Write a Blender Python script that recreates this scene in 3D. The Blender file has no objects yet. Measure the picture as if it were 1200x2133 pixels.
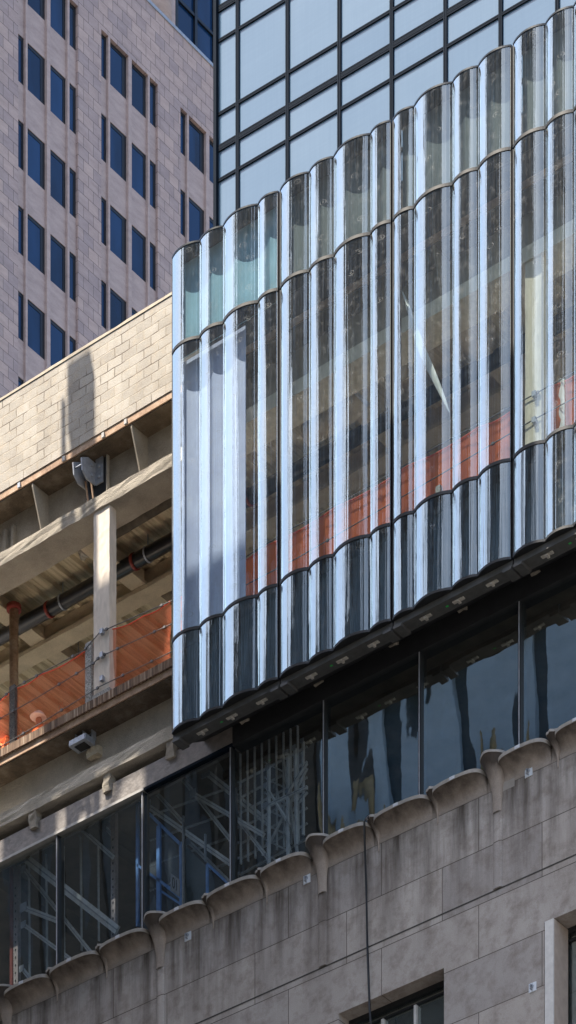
import bpy, bmesh, math, random
from mathutils import Vector, Matrix
random.seed(7)
R = math.radians
sc = bpy.context.scene
COL = sc.collection

# ------------------------------------------------------------------ camera
F = 7279.0; CX = 600.0; HZ = 6133.0
AZ = R(128.47)
FW = Vector((math.cos(AZ), math.sin(AZ), 0)); RT = Vector((math.sin(AZ), -math.cos(AZ), 0)); UP = Vector((0, 0, 1))
CAM = Vector((44.2, -55.7, 1.7))
def ray(px, py): return FW + RT*((px-CX)/F) + UP*((HZ-py)/F)
def atY(px, py, Y):
    d = ray(px, py); t = (Y-CAM.y)/d.y; return CAM + d*t
def atX(px, py, X):
    d = ray(px, py); t = (X-CAM.x)/d.x; return CAM + d*t
def atPl(px, py, o, n):
    d = ray(px, py); t = (o-CAM).dot(n)/d.dot(n); return CAM + d*t
def zY(px, py, Y): return atY(px, py, Y).z
def xY(px, Y): return atY(px, 1000, Y).x
cd = bpy.data.cameras.new('camera'); cam = bpy.data.objects.new('camera', cd); COL.objects.link(cam)
cam.location = CAM; cam.rotation_euler = (R(90), 0, AZ - R(90))
cd.sensor_fit = 'HORIZONTAL'; cd.sensor_width = 36.0; cd.lens = F/1200.0*36.0
cd.shift_y = (HZ-1066.5)/1200.0; cd.clip_start = 1.0; cd.clip_end = 4000
sc.camera = cam

# ------------------------------------------------------------------ light
SAZ, SEL = R(247), R(61)
SUN = Vector((math.cos(SAZ)*math.cos(SEL), math.sin(SAZ)*math.cos(SEL), math.sin(SEL)))
ld = bpy.data.lights.new('sun', 'SUN'); lo = bpy.data.objects.new('sun', ld); COL.objects.link(lo)
ld.energy = 5.0; ld.angle = R(0.27); ld.color = (1.0, 0.91, 0.78)
lo.rotation_euler = SUN.to_track_quat('Z', 'Y').to_euler(); lo.location = (-40, -60, 150)
w = bpy.data.worlds.new('World'); sc.world = w; w.use_nodes = True
nt = w.node_tree; bg = nt.nodes['Background']
sky = nt.nodes.new('ShaderNodeTexSky'); sky.sky_type = 'NISHITA'; sky.sun_disc = False
sky.sun_elevation = SEL; sky.sun_rotation = R(90) - SAZ
sky.air_density = 1.0; sky.dust_density = 2.2; sky.ozone_density = 1.0
nt.links.new(sky.outputs[0], bg.inputs[0]); bg.inputs[1].default_value = 0.14
sc.view_settings.view_transform = 'Standard'; sc.view_settings.look = 'None'
sc.view_settings.exposure = 1.22; sc.view_settings.gamma = 1.0
try:
    sc.cycles.max_bounces = 8; sc.cycles.diffuse_bounces = 4; sc.cycles.glossy_bounces = 4
    sc.cycles.transparent_max_bounces = 12; sc.cycles.caustics_reflective = False; sc.cycles.caustics_refractive = False
    sc.cycles.sample_clamp_indirect = 6.0
except Exception: pass

# ------------------------------------------------------------------ materials
class NT:
    def __init__(s, name):
        s.m = bpy.data.materials.new(name); s.m.use_nodes = True
        s.t = s.m.node_tree; s.b = s.t.nodes['Principled BSDF']; s.out = s.t.nodes['Material Output']
    def n(s, typ, **kw):
        x = s.t.nodes.new(typ)
        for k, v in kw.items():
            if k in x.inputs.keys() if hasattr(x.inputs, 'keys') else False: x.inputs[k].default_value = v
            else: setattr(x, k, v)
        return x
    def l(s, a, b): s.t.links.new(a, b)
    def coord(s, mp=None, scale=(1,1,1), rot=(0,0,0), loc=(0,0,0)):
        tc = s.n('ShaderNodeTexCoord'); o = tc.outputs['Object']
        m = s.n('ShaderNodeMapping'); m.inputs['Scale'].default_value = scale; m.inputs['Rotation'].default_value = rot; m.inputs['Location'].default_value = loc
        s.l(o, m.inputs[0]); return m.outputs[0]
    def swz(s, vec, order):
        sp = s.n('ShaderNodeSeparateXYZ'); s.l(vec, sp.inputs[0]); c = s.n('ShaderNodeCombineXYZ')
        for i, k in enumerate(order):
            if k is not None: s.l(sp.outputs[k], c.inputs[i])
        return c.outputs[0]
    def noise(s, vec, scale, detail=4, rough=.6):
        x = s.n('ShaderNodeTexNoise'); x.inputs['Scale'].default_value = scale; x.inputs['Detail'].default_value = detail; x.inputs['Roughness'].default_value = rough
        s.l(vec, x.inputs['Vector']); return x.outputs['Fac']
    def ramp(s, fac, stops):
        x = s.n('ShaderNodeValToRGB'); e = x.color_ramp.elements
        while len(e) < len(stops): e.new(.5)
        for i, (p, c) in enumerate(stops):
            e[i].position = p; e[i].color = (c[0], c[1], c[2], 1) if hasattr(c, '__len__') else (c, c, c, 1)
        s.l(fac, x.inputs[0]); return x.outputs[0]
    def mix(s, fac, a, b, typ='MIX'):
        x = s.n('ShaderNodeMix'); x.data_type = 'RGBA'; x.blend_type = typ
        if isinstance(fac, (int, float)): x.inputs[0].default_value = fac
        else: s.l(fac, x.inputs[0])
        for i, v in ((6, a), (7, b)):
            if hasattr(v, 'is_output'): s.l(v, x.inputs[i])
            else: x.inputs[i].default_value = (v[0], v[1], v[2], 1)
        return x.outputs[2]
    def math(s, op, a, b=None):
        x = s.n('ShaderNodeMath'); x.operation = op
        for i, v in ((0, a), (1, b)):
            if v is None: continue
            if hasattr(v, 'is_output'): s.l(v, x.inputs[i])
            else: x.inputs[i].default_value = v
        return x.outputs[0]
    def bump(s, h, strength=.4, dist=.02):
        x = s.n('ShaderNodeBump'); x.inputs['Strength'].default_value = strength; x.inputs['Distance'].default_value = dist
        s.l(h, x.inputs['Height']); s.l(x.outputs[0], s.b.inputs['Normal']); return x.outputs[0]
    def base(s, c):
        if hasattr(c, 'is_output'): s.l(c, s.b.inputs['Base Color'])
        else: s.b.inputs['Base Color'].default_value = (c[0], c[1], c[2], 1)
    def set(s, **kw):
        for k, v in kw.items(): s.b.inputs[k.replace('_', ' ')].default_value = v
        return s

def simple(name, c, rough=.6, metal=0.0, var=.25, scale=8, bump=0.0, bscale=40, bdist=.01, spec=.5, vec_scale=(1,1,1)):
    m = NT(name); v = m.coord(scale=vec_scale); f = m.noise(v, scale, 5)
    m.base(m.ramp(f, [(.25, [x*(1-var) for x in c]), (.75, [min(1, x*(1+var)) for x in c])]))
    m.set(Roughness=rough, Metallic=metal); m.b.inputs['Specular IOR Level'].default_value = spec
    if bump: m.bump(m.noise(v, bscale, 4), bump, bdist)
    return m.m

def brick(m, vec, bw, rh, mortar, offset=.5, c1=(.8,)*3, c2=(.5,)*3, cm=(.1,)*3, smooth=.1):
    x = m.n('ShaderNodeTexBrick'); x.offset = offset; x.squash = 1.0
    x.inputs['Scale'].default_value = 1.0; x.inputs['Brick Width'].default_value = bw; x.inputs['Row Height'].default_value = rh
    x.inputs['Mortar Size'].default_value = mortar; x.inputs['Mortar Smooth'].default_value = smooth; x.inputs['Bias'].default_value = 0.0
    for k, c in (('Color1', c1), ('Color2', c2), ('Mortar', cm)): x.inputs[k].default_value = (*c, 1)
    m.l(vec, x.inputs['Vector']); return x.outputs['Color'], x.outputs['Fac']

def m_granite(name, joints=True, bw=.68, rh=.545, lo=(0,0,0)):
    m = NT(name); v = m.coord(); n1 = m.noise(v, .9, 5, .65); n2 = m.noise(v, 30, 3)
    vv = m.n('ShaderNodeMapping'); vv.inputs['Scale'].default_value = (1, .6, 2.2); vv.inputs['Rotation'].default_value = (.7, 0, 0); m.l(v, vv.inputs[0])
    sw = m.noise(vv.outputs[0], 1.6, 6, .7)
    c = m.ramp(sw, [(.3, (.30, .232, .222)), (.5, (.40, .315, .30)), (.7, (.49, .395, .375))])
    c = m.mix(.25, c, m.ramp(n2, [(.3, (.30, .22, .19)), (.7, (.58, .46, .40))]))
    if joints:
        t = m.n('ShaderNodeMapping'); t.inputs['Location'].default_value = lo; m.l(v, t.inputs[0])
        bc, bf = brick(m, m.swz(t.outputs[0], ('Y', 'Z', None)), bw, rh, .011, c1=(.82, .82, .86), c2=(1.12, 1.08, 1.04), cm=(.16, .15, .16))
        c = m.mix(1.0, c, bc, 'MULTIPLY'); m.bump(m.math('SUBTRACT', 1.0, bf), .5, .01)
    m.base(c); m.set(Roughness=.55); return m.m

def m_cmu():
    m = NT('concrete_block'); v = m.coord(); vn = m.n('ShaderNodeTexNoise'); vn.inputs['Scale'].default_value = 3.0; m.l(v, vn.inputs['Vector'])
    off = m.n('ShaderNodeVectorMath'); off.operation = 'MULTIPLY_ADD'; m.l(vn.outputs['Color'], off.inputs[0]); off.inputs[1].default_value = (.045, .03, .045); m.l(v, off.inputs[2])
    bc, bf = brick(m, m.swz(off.outputs[0], ('X', 'Z', None)),   .406, .2035, .012, c1=(.27, .258, .238), c2=(.44, .425, .395), cm=(.40, .35, .275), smooth=.4)
    n1 = m.noise(v, 1.6, 6, .7); n2 = m.noise(v, 60, 4, .7); n3 = m.noise(v, 4.5, 5, .7)
    c = m.mix(1.0, bc, m.ramp(n1, [(.32, (.62, .58, .52)), (.58, (1.04, 1.02, .98))]), 'MULTIPLY')
    c = m.mix(m.ramp(n3, [(.50, 0), (.66, .7)]), c, (.37, .30, .21))            # smeared mortar
    c = m.mix(.45, c, m.ramp(n2, [(.34, (.24, .21, .17)), (.66, (.80, .74, .66))]))
    crack = m.math('MULTIPLY', bf, m.ramp(m.noise(v, 2.6, 4), [(.45, 0), (.60, 1)]))
    c = m.mix(m.math('MULTIPLY', crack, .9), c, (.13, .11, .09))
    m.base(c); m.set(Roughness=.95); m.b.inputs['Specular IOR Level'].default_value = .15
    h = m.math('SUBTRACT', m.math('MULTIPLY', n2, .7), m.math('MULTIPLY', bf, .8)); m.bump(h, .55, .02); return m.m

def m_spray(name='sprayed_fireproofing', c=(.40, .36, .30), dark=.0):
    m = NT(name); v = m.coord(); n1 = m.noise(v, 1.4, 5, .65); n2 = m.noise(v, 45, 5, .75)
    a = m.ramp(n1, [(.28, [x*.55 for x in c]), (.55, c), (.8, [x*1.25 for x in c])])
    a = m.mix(.4, a, m.ramp(n2, [(.3, [x*.5 for x in c]), (.7, [x*1.3 for x in c])]))
    m.base(a); m.set(Roughness=1.0); m.b.inputs['Specular IOR Level'].default_value = .05; m.bump(n2, .9, .03); return m.m

def m_soffit():      # dark mottled brown underside of the flange
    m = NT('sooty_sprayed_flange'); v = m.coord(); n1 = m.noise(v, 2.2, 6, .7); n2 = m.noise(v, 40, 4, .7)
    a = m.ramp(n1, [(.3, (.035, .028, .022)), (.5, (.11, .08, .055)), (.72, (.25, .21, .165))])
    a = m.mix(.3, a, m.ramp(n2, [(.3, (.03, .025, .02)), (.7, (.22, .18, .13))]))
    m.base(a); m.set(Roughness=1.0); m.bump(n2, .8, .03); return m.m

def m_rust():
    m = NT('rusty_steel'); v = m.coord(); n1 = m.noise(v, 3, 6, .7); n2 = m.noise(v, 25, 4)
    a = m.ramp(n1, [(.3, (.16, .085, .05)), (.5, (.42, .27, .17)), (.7, (.55, .44, .33))])
    m.base(m.mix(.3, a, m.ramp(n2, [(.3, (.14, .08, .05)), (.7, (.6, .45, .33))]))); m.set(Roughness=.85); m.bump(n2, .4, .01); return m.m

def m_deck():
    m = NT('sprayed_metal_deck'); v = m.coord(); n1 = m.noise(v, 1.1, 5, .7); n2 = m.noise(v, 35, 4, .7)
    st = m.noise(m.coord(scale=(7, .5, 1)), 1.0, 4, .6)
    a = m.ramp(st, [(.38, (.16, .13, .08)), (.54, (.60, .52, .36)), (.7, (.74, .66, .48))])
    a = m.mix(.35, a, m.ramp(n1, [(.3, (.34, .28, .18)), (.7, (.74, .64, .46))])); a = m.mix(.25, a, m.ramp(n2, [(.3, (.3, .25, .16)), (.7, (.76, .67, .48))]))
    m.base(a); m.set(Roughness=1.0); m.bump(n2, .7, .02); return m.m

def m_limestone():
    m = NT('weathered_limestone'); v = m.coord(); n1 = m.noise(v, .8, 5, .65); n2 = m.noise(v, 55, 3, .7)
    sv = m.coord(scale=(1.7, 1.7, .16)); st = m.noise(sv, 1.0, 5, .65)
    sp = m.n('ShaderNodeSeparateXYZ'); m.l(v, sp.inputs[0])
    c = m.ramp(n1, [(.3, (.33, .30, .278)), (.52, (.405, .375, .352)), (.75, (.48, .452, .428))])
    c = m.mix(.35, c, m.ramp(n2, [(.3, (.23, .205, .188)), (.7, (.53, .49, .455))]))
    bc, bf = brick(m, m.swz(v, ('X', 'Z', None)), 2.35, 1.04, .009, offset=.37, c1=(.88, .87, .87), c2=(1.10, 1.08, 1.05), cm=(.28, .26, .24), smooth=.2)
    c = m.mix(1.0, c, bc, 'MULTIPLY')
    c = m.mix(m.ramp(m.noise(v, 2.6, 6, .72), [(.46, 0), (.66, .55)]), c, (.17, .135, .11))      # old blotches
    # run-off stains that start under the coping and die out downwards (z measured from the top course)
    hz = m.math('ADD', sp.outputs['Z'], 3.4); hz = m.math('DIVIDE', hz, 3.4)
    hzc = m.n('ShaderNodeClamp'); m.l(hz, hzc.inputs[0])
    f = m.math('MULTIPLY', m.ramp(st, [(.44, 0), (.62, 1)]), m.math('POWER', hzc.outputs[0], 1.6))
    c = m.mix(m.math('MULTIPLY', f, .92), c, (.060, .046, .036))
    m.base(c); m.set(Roughness=.9); m.b.inputs['Specular IOR Level'].default_value = .2
    m.bump(m.math('SUBTRACT', m.math('MULTIPLY', n2, .3), bf), .45, .012); return m.m

def m_coping(zr):
    m = NT('sooty_coping_stone'); v = m.coord(); n1 = m.noise(v, 1.6, 6, .7); n2 = m.noise(v, 50, 3)
    sp = m.n('ShaderNodeSeparateXYZ'); m.l(v, sp.inputs[0])
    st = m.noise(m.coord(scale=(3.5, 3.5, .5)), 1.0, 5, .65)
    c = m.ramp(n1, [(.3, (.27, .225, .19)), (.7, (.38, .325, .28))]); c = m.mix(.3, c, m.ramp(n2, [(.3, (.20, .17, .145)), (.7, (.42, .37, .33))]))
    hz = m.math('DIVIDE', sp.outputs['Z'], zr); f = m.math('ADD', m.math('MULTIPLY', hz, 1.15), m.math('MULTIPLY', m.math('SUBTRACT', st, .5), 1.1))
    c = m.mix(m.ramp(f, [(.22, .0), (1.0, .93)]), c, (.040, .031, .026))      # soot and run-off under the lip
    m.base(c); m.set(Roughness=.92); n3 = m.noise(v, 11, 5, .7); m.bump(m.math('ADD', m.math('MULTIPLY', n2, .25), n3), .55, .03); return m.m

def m_glass(name, tint, fr0, frs, rough=.015, bump=.12, power=3.0, dirtk=.42, rings=True, streak=.5, sv=(9, 9, .35), det=4):
    """coated architectural glass: clear transmission under a strong mirror coat, drawn with vertical roller waves"""
    m = NT(name); t = m.t; t.nodes.remove(m.b)
    v = m.coord(scale=sv); h = m.noise(v, 1.0, det, .55)
    v2 = m.coord(scale=(1, 1, 1)); h2 = m.noise(v2, .8, 3, .5)
    hh = m.math('ADD', m.math('MULTIPLY', h, streak), h2)
    bp = m.n('ShaderNodeBump'); bp.inputs['Strength'].default_value = bump; bp.inputs['Distance'].default_value = .05; m.l(hh, bp.inputs['Height'])
    lw = m.n('ShaderNodeLayerWeight'); lw.inputs['Blend'].default_value = .5; m.l(bp.outputs[0], lw.inputs['Normal'])
    f = m.math('POWER', lw.outputs['Facing'], power); f = m.math('ADD', m.math('MULTIPLY', f, frs), fr0)
    cl = m.n('ShaderNodeClamp'); m.l(f, cl.inputs[0])
    tr = m.n('ShaderNodeBsdfTransparent')
    tr.inputs[0].default_value = (*tint, 1)
    gl = m.n('ShaderNodeBsdfGlossy'); gl.inputs['Roughness'].default_value = rough; gl.inputs[0].default_value = (.90, 1, .985, 1); m.l(bp.outputs[0], gl.inputs['Normal'])
    mx = m.n('ShaderNodeMixShader'); m.l(cl.outputs[0], mx.inputs[0]); m.l(tr.outputs[0], mx.inputs[1]); m.l(gl.outputs[0], mx.inputs[2])
    # dust and dried water streaks on the surface
    df = m.n('ShaderNodeBsdfDiffuse'); df.inputs[0].default_value = (.62, .62, .6, 1)
    ds = m.noise(m.coord(scale=(22, 22, .6)), 1.0, 5, .6); dd = m.noise(m.coord(scale=(1, 1, 1)), 7, 6, .75)
    dirt = m.math('ADD', m.math('MULTIPLY', m.ramp(ds, [(.40, .25), (.75, 1)]), .13), m.math('MULTIPLY', m.ramp(dd, [(.52, 0), (.72, 1)]), .22))
    if rings:      # faint suction-cup rings left by the glaziers
        vr = m.n('ShaderNodeTexVoronoi'); vr.voronoi_dimensions = '2D'; vr.inputs['Scale'].default_value = 1.0; vr.inputs['Randomness'].default_value = .75
        m.l(m.swz(m.coord(scale=(1.25, 1, 1.9)), ('X', 'Z', None)), vr.inputs['Vector'])
        d = vr.outputs['Distance']; ring = m.math('GREATER_THAN', m.math('SINE', m.math('MULTIPLY', d, 95)), .6)
        ring = m.math('MULTIPLY', ring, m.math('LESS_THAN', d, .14)); ring = m.math('MULTIPLY', ring, m.ramp(m.noise(m.coord(), 9, 3), [(.42, 0), (.6, 1)]))
        dirt = m.math('ADD', dirt, m.math('MULTIPLY', ring, .5))
    dirt = m.math('MULTIPLY', dirt, dirtk)
    mx2 = m.n('ShaderNodeMixShader'); m.l(dirt, mx2.inputs[0]); m.l(mx.outputs[0], mx2.inputs[1]); m.l(df.outputs[0], mx2.inputs[2])
    m.l(mx2.outputs[0], m.out.inputs[0]); return m.m

def m_darkpane(name, c, rough=.03, ior=1.6, bump=.02, coat=0):
    m = NT(name); v = m.coord(); n = m.noise(v, .6, 2)
    oi = m.n('ShaderNodeObjectInfo'); cc = m.ramp(oi.outputs['Random'], [(0, [x*.55 for x in c]), (.6, c), (1, [x*1.35+.004 for x in c])])
    sp = m.n('ShaderNodeSeparateXYZ'); m.l(v, sp.inputs[0])
    rf = m.ramp(m.noise(m.coord(scale=(1, .5, .16)), .8, 3), [(.45, 0), (.65, .5)]); cc = m.mix(rf, cc, [min(1, x*2.4+.01) for x in c])  # paler streaks mixed into the pane colour as reflections
    m.base(cc); m.set(Roughness=rough, IOR=ior); m.b.inputs['Specular IOR Level'].default_value = .5
    m.bump(n, bump, .1); return m.m

def m_net(name='orange_netting', dens=.42):
    m = NT(name); t = m.t
    v = m.coord(); n = m.noise(v, 1.5, 4); vv = m.swz(v, ('X', 'Z', None))
    m.base(m.ramp(n, [(.3, (.62, .10, .03)), (.7, (.85, .19, .06))])); m.set(Roughness=.7)
    tl = m.n('ShaderNodeBsdfTranslucent'); tl.inputs[0].default_value = (.9, .2, .06, 1)
    a = m.n('ShaderNodeMixShader'); a.inputs[0].default_value = .5; m.l(m.b.outputs[0], a.inputs[1]); m.l(tl.outputs[0], a.inputs[2])
    tr = m.n('ShaderNodeBsdfTransparent'); tr.inputs[0].default_value = (1.0, .82, .74, 1)
    b = m.n('ShaderNodeMixShader'); m.l(a.outputs[0], b.inputs[2]); m.l(tr.outputs[0], b.inputs[1]); b.inputs[0].default_value = dens
    m.l(b.outputs[0], m.out.inputs[0]); return m.m

def m_film(name, c, alpha, rough=.25):
    m = NT(name); v = m.coord(scale=(3, 3, .6)); n = m.noise(v, 2, 5)
    m.base(c); m.set(Roughness=rough); m.b.inputs['Alpha'].default_value = alpha; m.bump(n, .6, .05); return m.m

def m_mesh(name, c):
    m = NT(name); v = m.coord(); sp = m.n('ShaderNodeSeparateXYZ'); m.l(v, sp.inputs[0])
    a = m.math('ADD', sp.outputs[0], sp.outputs[2]); b = m.math('SUBTRACT', sp.outputs[0], sp.outputs[2])
    fa = m.math('LESS_THAN', m.math('FRACT', m.math('MULTIPLY', a, 16)), .3); fb = m.math('LESS_THAN', m.math('FRACT', m.math('MULTIPLY', b, 16)), .3)
    m.base(c); m.l(m.math('MULTIPLY', m.math('MAXIMUM', fa, fb), .9), m.b.inputs['Alpha']); return m.m

def m_emit(name, c, s):
    m = NT(name); m.b.inputs['Emission Color'].default_value = (*c, 1); m.b.inputs['Emission Strength'].default_value = s; m.base(c); return m.m

M = {}
M['granite'] = m_granite('pink_granite_ashlar'); M['granite_plain'] = m_granite('pink_granite_slab', False); M['granite_pier'] = M['granite_plain']
M['cmu'] = m_cmu(); M['wash'] = simple('mortar_wash', (.58, .51, .40), .95, var=.18, scale=4, bump=.5, bscale=30)
M['spray'] = m_spray(); M['spray_dark'] = m_spray('dirty_fireproofing', (.62, .53, .39)); M['spray_low'] = m_spray('sooty_fireproofing', (.54, .49, .41)); M['soffit'] = m_soffit(); M['rust'] = m_rust(); M['deck'] = m_deck()  # paler fireproofing colours make up for missing bounce light
M['paintsteel'] = simple('chalky_painted_steel', (.60, .53, .45), .8, var=.2, scale=5, bump=.4, bscale=20, vec_scale=(2, 2, .5))
M['creamsteel'] = simple('cream_fireproofed_steel', (.66, .60, .46), .85, var=.2, scale=4, bump=.4, bscale=25, vec_scale=(2, 2, .4))
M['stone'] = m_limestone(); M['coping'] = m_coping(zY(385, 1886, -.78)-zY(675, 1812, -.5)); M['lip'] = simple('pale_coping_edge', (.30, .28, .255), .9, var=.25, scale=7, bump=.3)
M['glass'] = m_glass('fluted_coated_glass', (.84, .91, .93), .05, 1.42, power=1.6, bump=.20, det=3, streak=.9, sv=(10, 10, .05))
M['glass_low'] = m_glass('fluted_spandrel_glass', (.46, .57, .64), .07, 1.3, power=1.6, bump=.32, det=3, streak=.9, sv=(11, 11, .07))
M['shop'] = m_glass('storefront_glass', (.80, .86, .88), .24, .7, power=1.6, bump=.028, dirtk=.05, rings=False, streak=1.6, sv=(1.3, 1.3, .07), det=2)
M['bluepane'] = m_darkpane('deep_blue_glass', (.0015, .022, .072), .04, 1.38, bump=.05)
M['frame_dark'] = simple('dark_bronze_aluminium', (.012, .017, .024), .35, .3, .2)
M['mull'] = simple('blue_black_aluminium', (.006, .011, .019), .8, 0, .15, spec=.06)
M['black'] = simple('black_rubber', (.008, .009, .011), .55, 0, .2)
M['membrane'] = simple('black_membrane', (.010, .011, .013), .7, 0, .3, 5, .3, 12)
M['galv'] = simple('galvanised_steel', (.36, .39, .44), .5, .5, .25, 12); M['galv_dull'] = simple('zinc_primed_steel', (.33, .345, .375), .55, .35, .25, 10)
M['clip'] = simple('bare_aluminium_clip', (.55, .52, .47), .5, .3); M['sill'] = simple('grey_anodised_aluminium', (.085, .085, .083), .5, .2, .2)
M['pipe'] = simple('black_iron_pipe', (.012, .012, .014), .35, .1, .3); M['redpaint'] = simple('red_primer', (.20, .025, .015), .6)
M['white'] = simple('white_plastic', (.75, .75, .72), .4, 0, .1); M['wire'] = simple('steel_wire', (.12, .12, .12), .5, .5)
M['post'] = simple('spattered_steel_post', (.30, .29, .27), .8, 0, .9, 40); M['postdark'] = simple('spattered_black_post', (.075, .065, .055), .8, 0, 1.0, 45)
M['net'] = m_net(); M['net_dense'] = m_net('orange_netting_doubled', .80); M['plastic'] = m_film('clear_polythene', (.75, .73, .68), .42, .2); M['torn'] = m_film('torn_white_film', (.80, .82, .76), .8, .3)
M['sheath'] = simple('grey_green_sheathing', (.13, .15, .148), .8, 0, .3, 2, .2, 20, vec_scale=(3, 3, .4)); M['sheath_blue'] = simple('teal_sheathing', (.30, .52, .62), .8, 0, .2, 2)
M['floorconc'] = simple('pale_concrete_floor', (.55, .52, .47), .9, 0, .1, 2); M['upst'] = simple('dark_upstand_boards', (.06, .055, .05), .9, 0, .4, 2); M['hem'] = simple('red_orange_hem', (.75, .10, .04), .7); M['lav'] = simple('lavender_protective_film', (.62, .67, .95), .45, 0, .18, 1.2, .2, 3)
M['shadowbox'] = simple('charcoal_insulation', (.05, .055, .06), .8, 0, .3, 4)
M['fascia'] = simple('wrinkled_fascia_membrane', (.20, .18, .165), .5, 0, .3, 6, .5, 9, .03)
M['strip'] = simple('aluminium_drip_strip', (.36, .35, .33), .5, .2, .15)
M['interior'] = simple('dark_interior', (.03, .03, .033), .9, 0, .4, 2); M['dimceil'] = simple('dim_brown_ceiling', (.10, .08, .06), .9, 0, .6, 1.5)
M['brace'] = simple('grey_steel_brace', (.74, .77, .80), .6, .1, .25, 6); M['brace_dark'] = simple('dark_hoist_steel', (.06, .055, .05), .7, 0, .3); M['bluesteel'] = simple('blue_painted_steel', (.16, .36, .80), .5, .1, .25, 6)
M['mesh'] = m_mesh('expanded_metal_mesh', (.16, .19, .23)); M['tube'] = m_emit('lit_tube', (.62, .90, 1.0), 3.0)
M['perf'] = simple('pale_perforated_strut', (.42, .36, .36), .6, .2, .3, 20); M['skin'] = simple('skin', (.32, .17, .11), .6); M['hivis'] = simple('hi_vis_orange_cloth', (.85, .17, .03), .8, 0, .2)
M['trouser'] = simple('dark_work_trousers', (.03, .035, .05), .9); M['hat'] = simple('white_hard_hat', (.9, .9, .88), .3, 0, .05)
M['whitepaint'] = simple('chipped_white_paint', (.62, .60, .57), .7, 0, .12, 9); M['beigepaint'] = simple('beige_liner_board', (.42, .34, .28), .7, 0, .15, 6)
M['tag'] = simple('bright_zinc_plate', (.66, .70, .75), .5, 0, .12); M['tape'] = simple('grey_repair_tape', (.48, .50, .53), .6, 0, .2, 20); M['patch'] = simple('pale_repair_mortar', (.33, .30, .27), .9, 0, .1)
M['asphalt'] = simple('asphalt', (.05, .05, .052), .9, 0, .2, 3); M['paving'] = simple('paving', (.28, .27, .25), .9, 0, .15, 2); M['ground'] = simple('city_ground', (.16, .155, .15), .95, 0, .2, .2)
M['board'] = simple('plywood_patch', (.36, .24, .12), .8)
M['wrap'] = m_film('plastic_wrap', (.55, .50, .42), .6, .2); M['duct'] = simple('lagged_pipe', (.10, .085, .065), .8, 0, .4, 6)
M['pier'] = simple('pale_limestone_pier', (.34, .44, .56), .85, 0, .12, 2); M['darktower'] = simple('dark_brick', (.075, .088, .105), .85, 0, .35, 1.2)
M['teal'] = simple('dark_teal_window_band', (.02, .05, .075), .3); M['gold'] = simple('gilded_finial', (.30, .22, .12), .5, .5); M['dark_trim'] = simple('dark_stone_roof', (.05, .045, .04), .9)
M['curtain'] = simple('grey_curtain', (.05, .052, .055), .9, 0, .5, 14, vec_scale=(3, 3, .1)); M['green'] = simple('green_sticker', (.02, .5, .08), .5)

def m_towerpane():
    m = NT('pale_blue_curtain_glass'); v = m.coord(); n = m.noise(v, .12, 3); sp = m.n('ShaderNodeSeparateXYZ'); m.l(v, sp.inputs[0])
    g = m.noise(m.coord(scale=(14, 14, .5)), 1.0, 2); g2 = m.noise(m.coord(scale=(.5, .5, 14)), 1.0, 2)
    c = m.ramp(n, [(.35, (.085, .143, .212)), (.65, (.102, .162, .232))])
    c = m.mix(.12, c, m.ramp(m.math('MULTIPLY', g, g2), [(.15, (.07, .105, .145)), (.4, (.125, .175, .22))]))
    oi = m.n('ShaderNodeObjectInfo'); c = m.mix(1.0, c, m.ramp(oi.outputs['Random'], [(0, (.86, .90, .93)), (1, (1.1, 1.06, 1.03))]), 'MULTIPLY')
    m.base(c); m.set(Roughness=.12, IOR=1.5); m.bump(n, .12, .3); return m.m
M['towerpane'] = m_towerpane()

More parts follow.
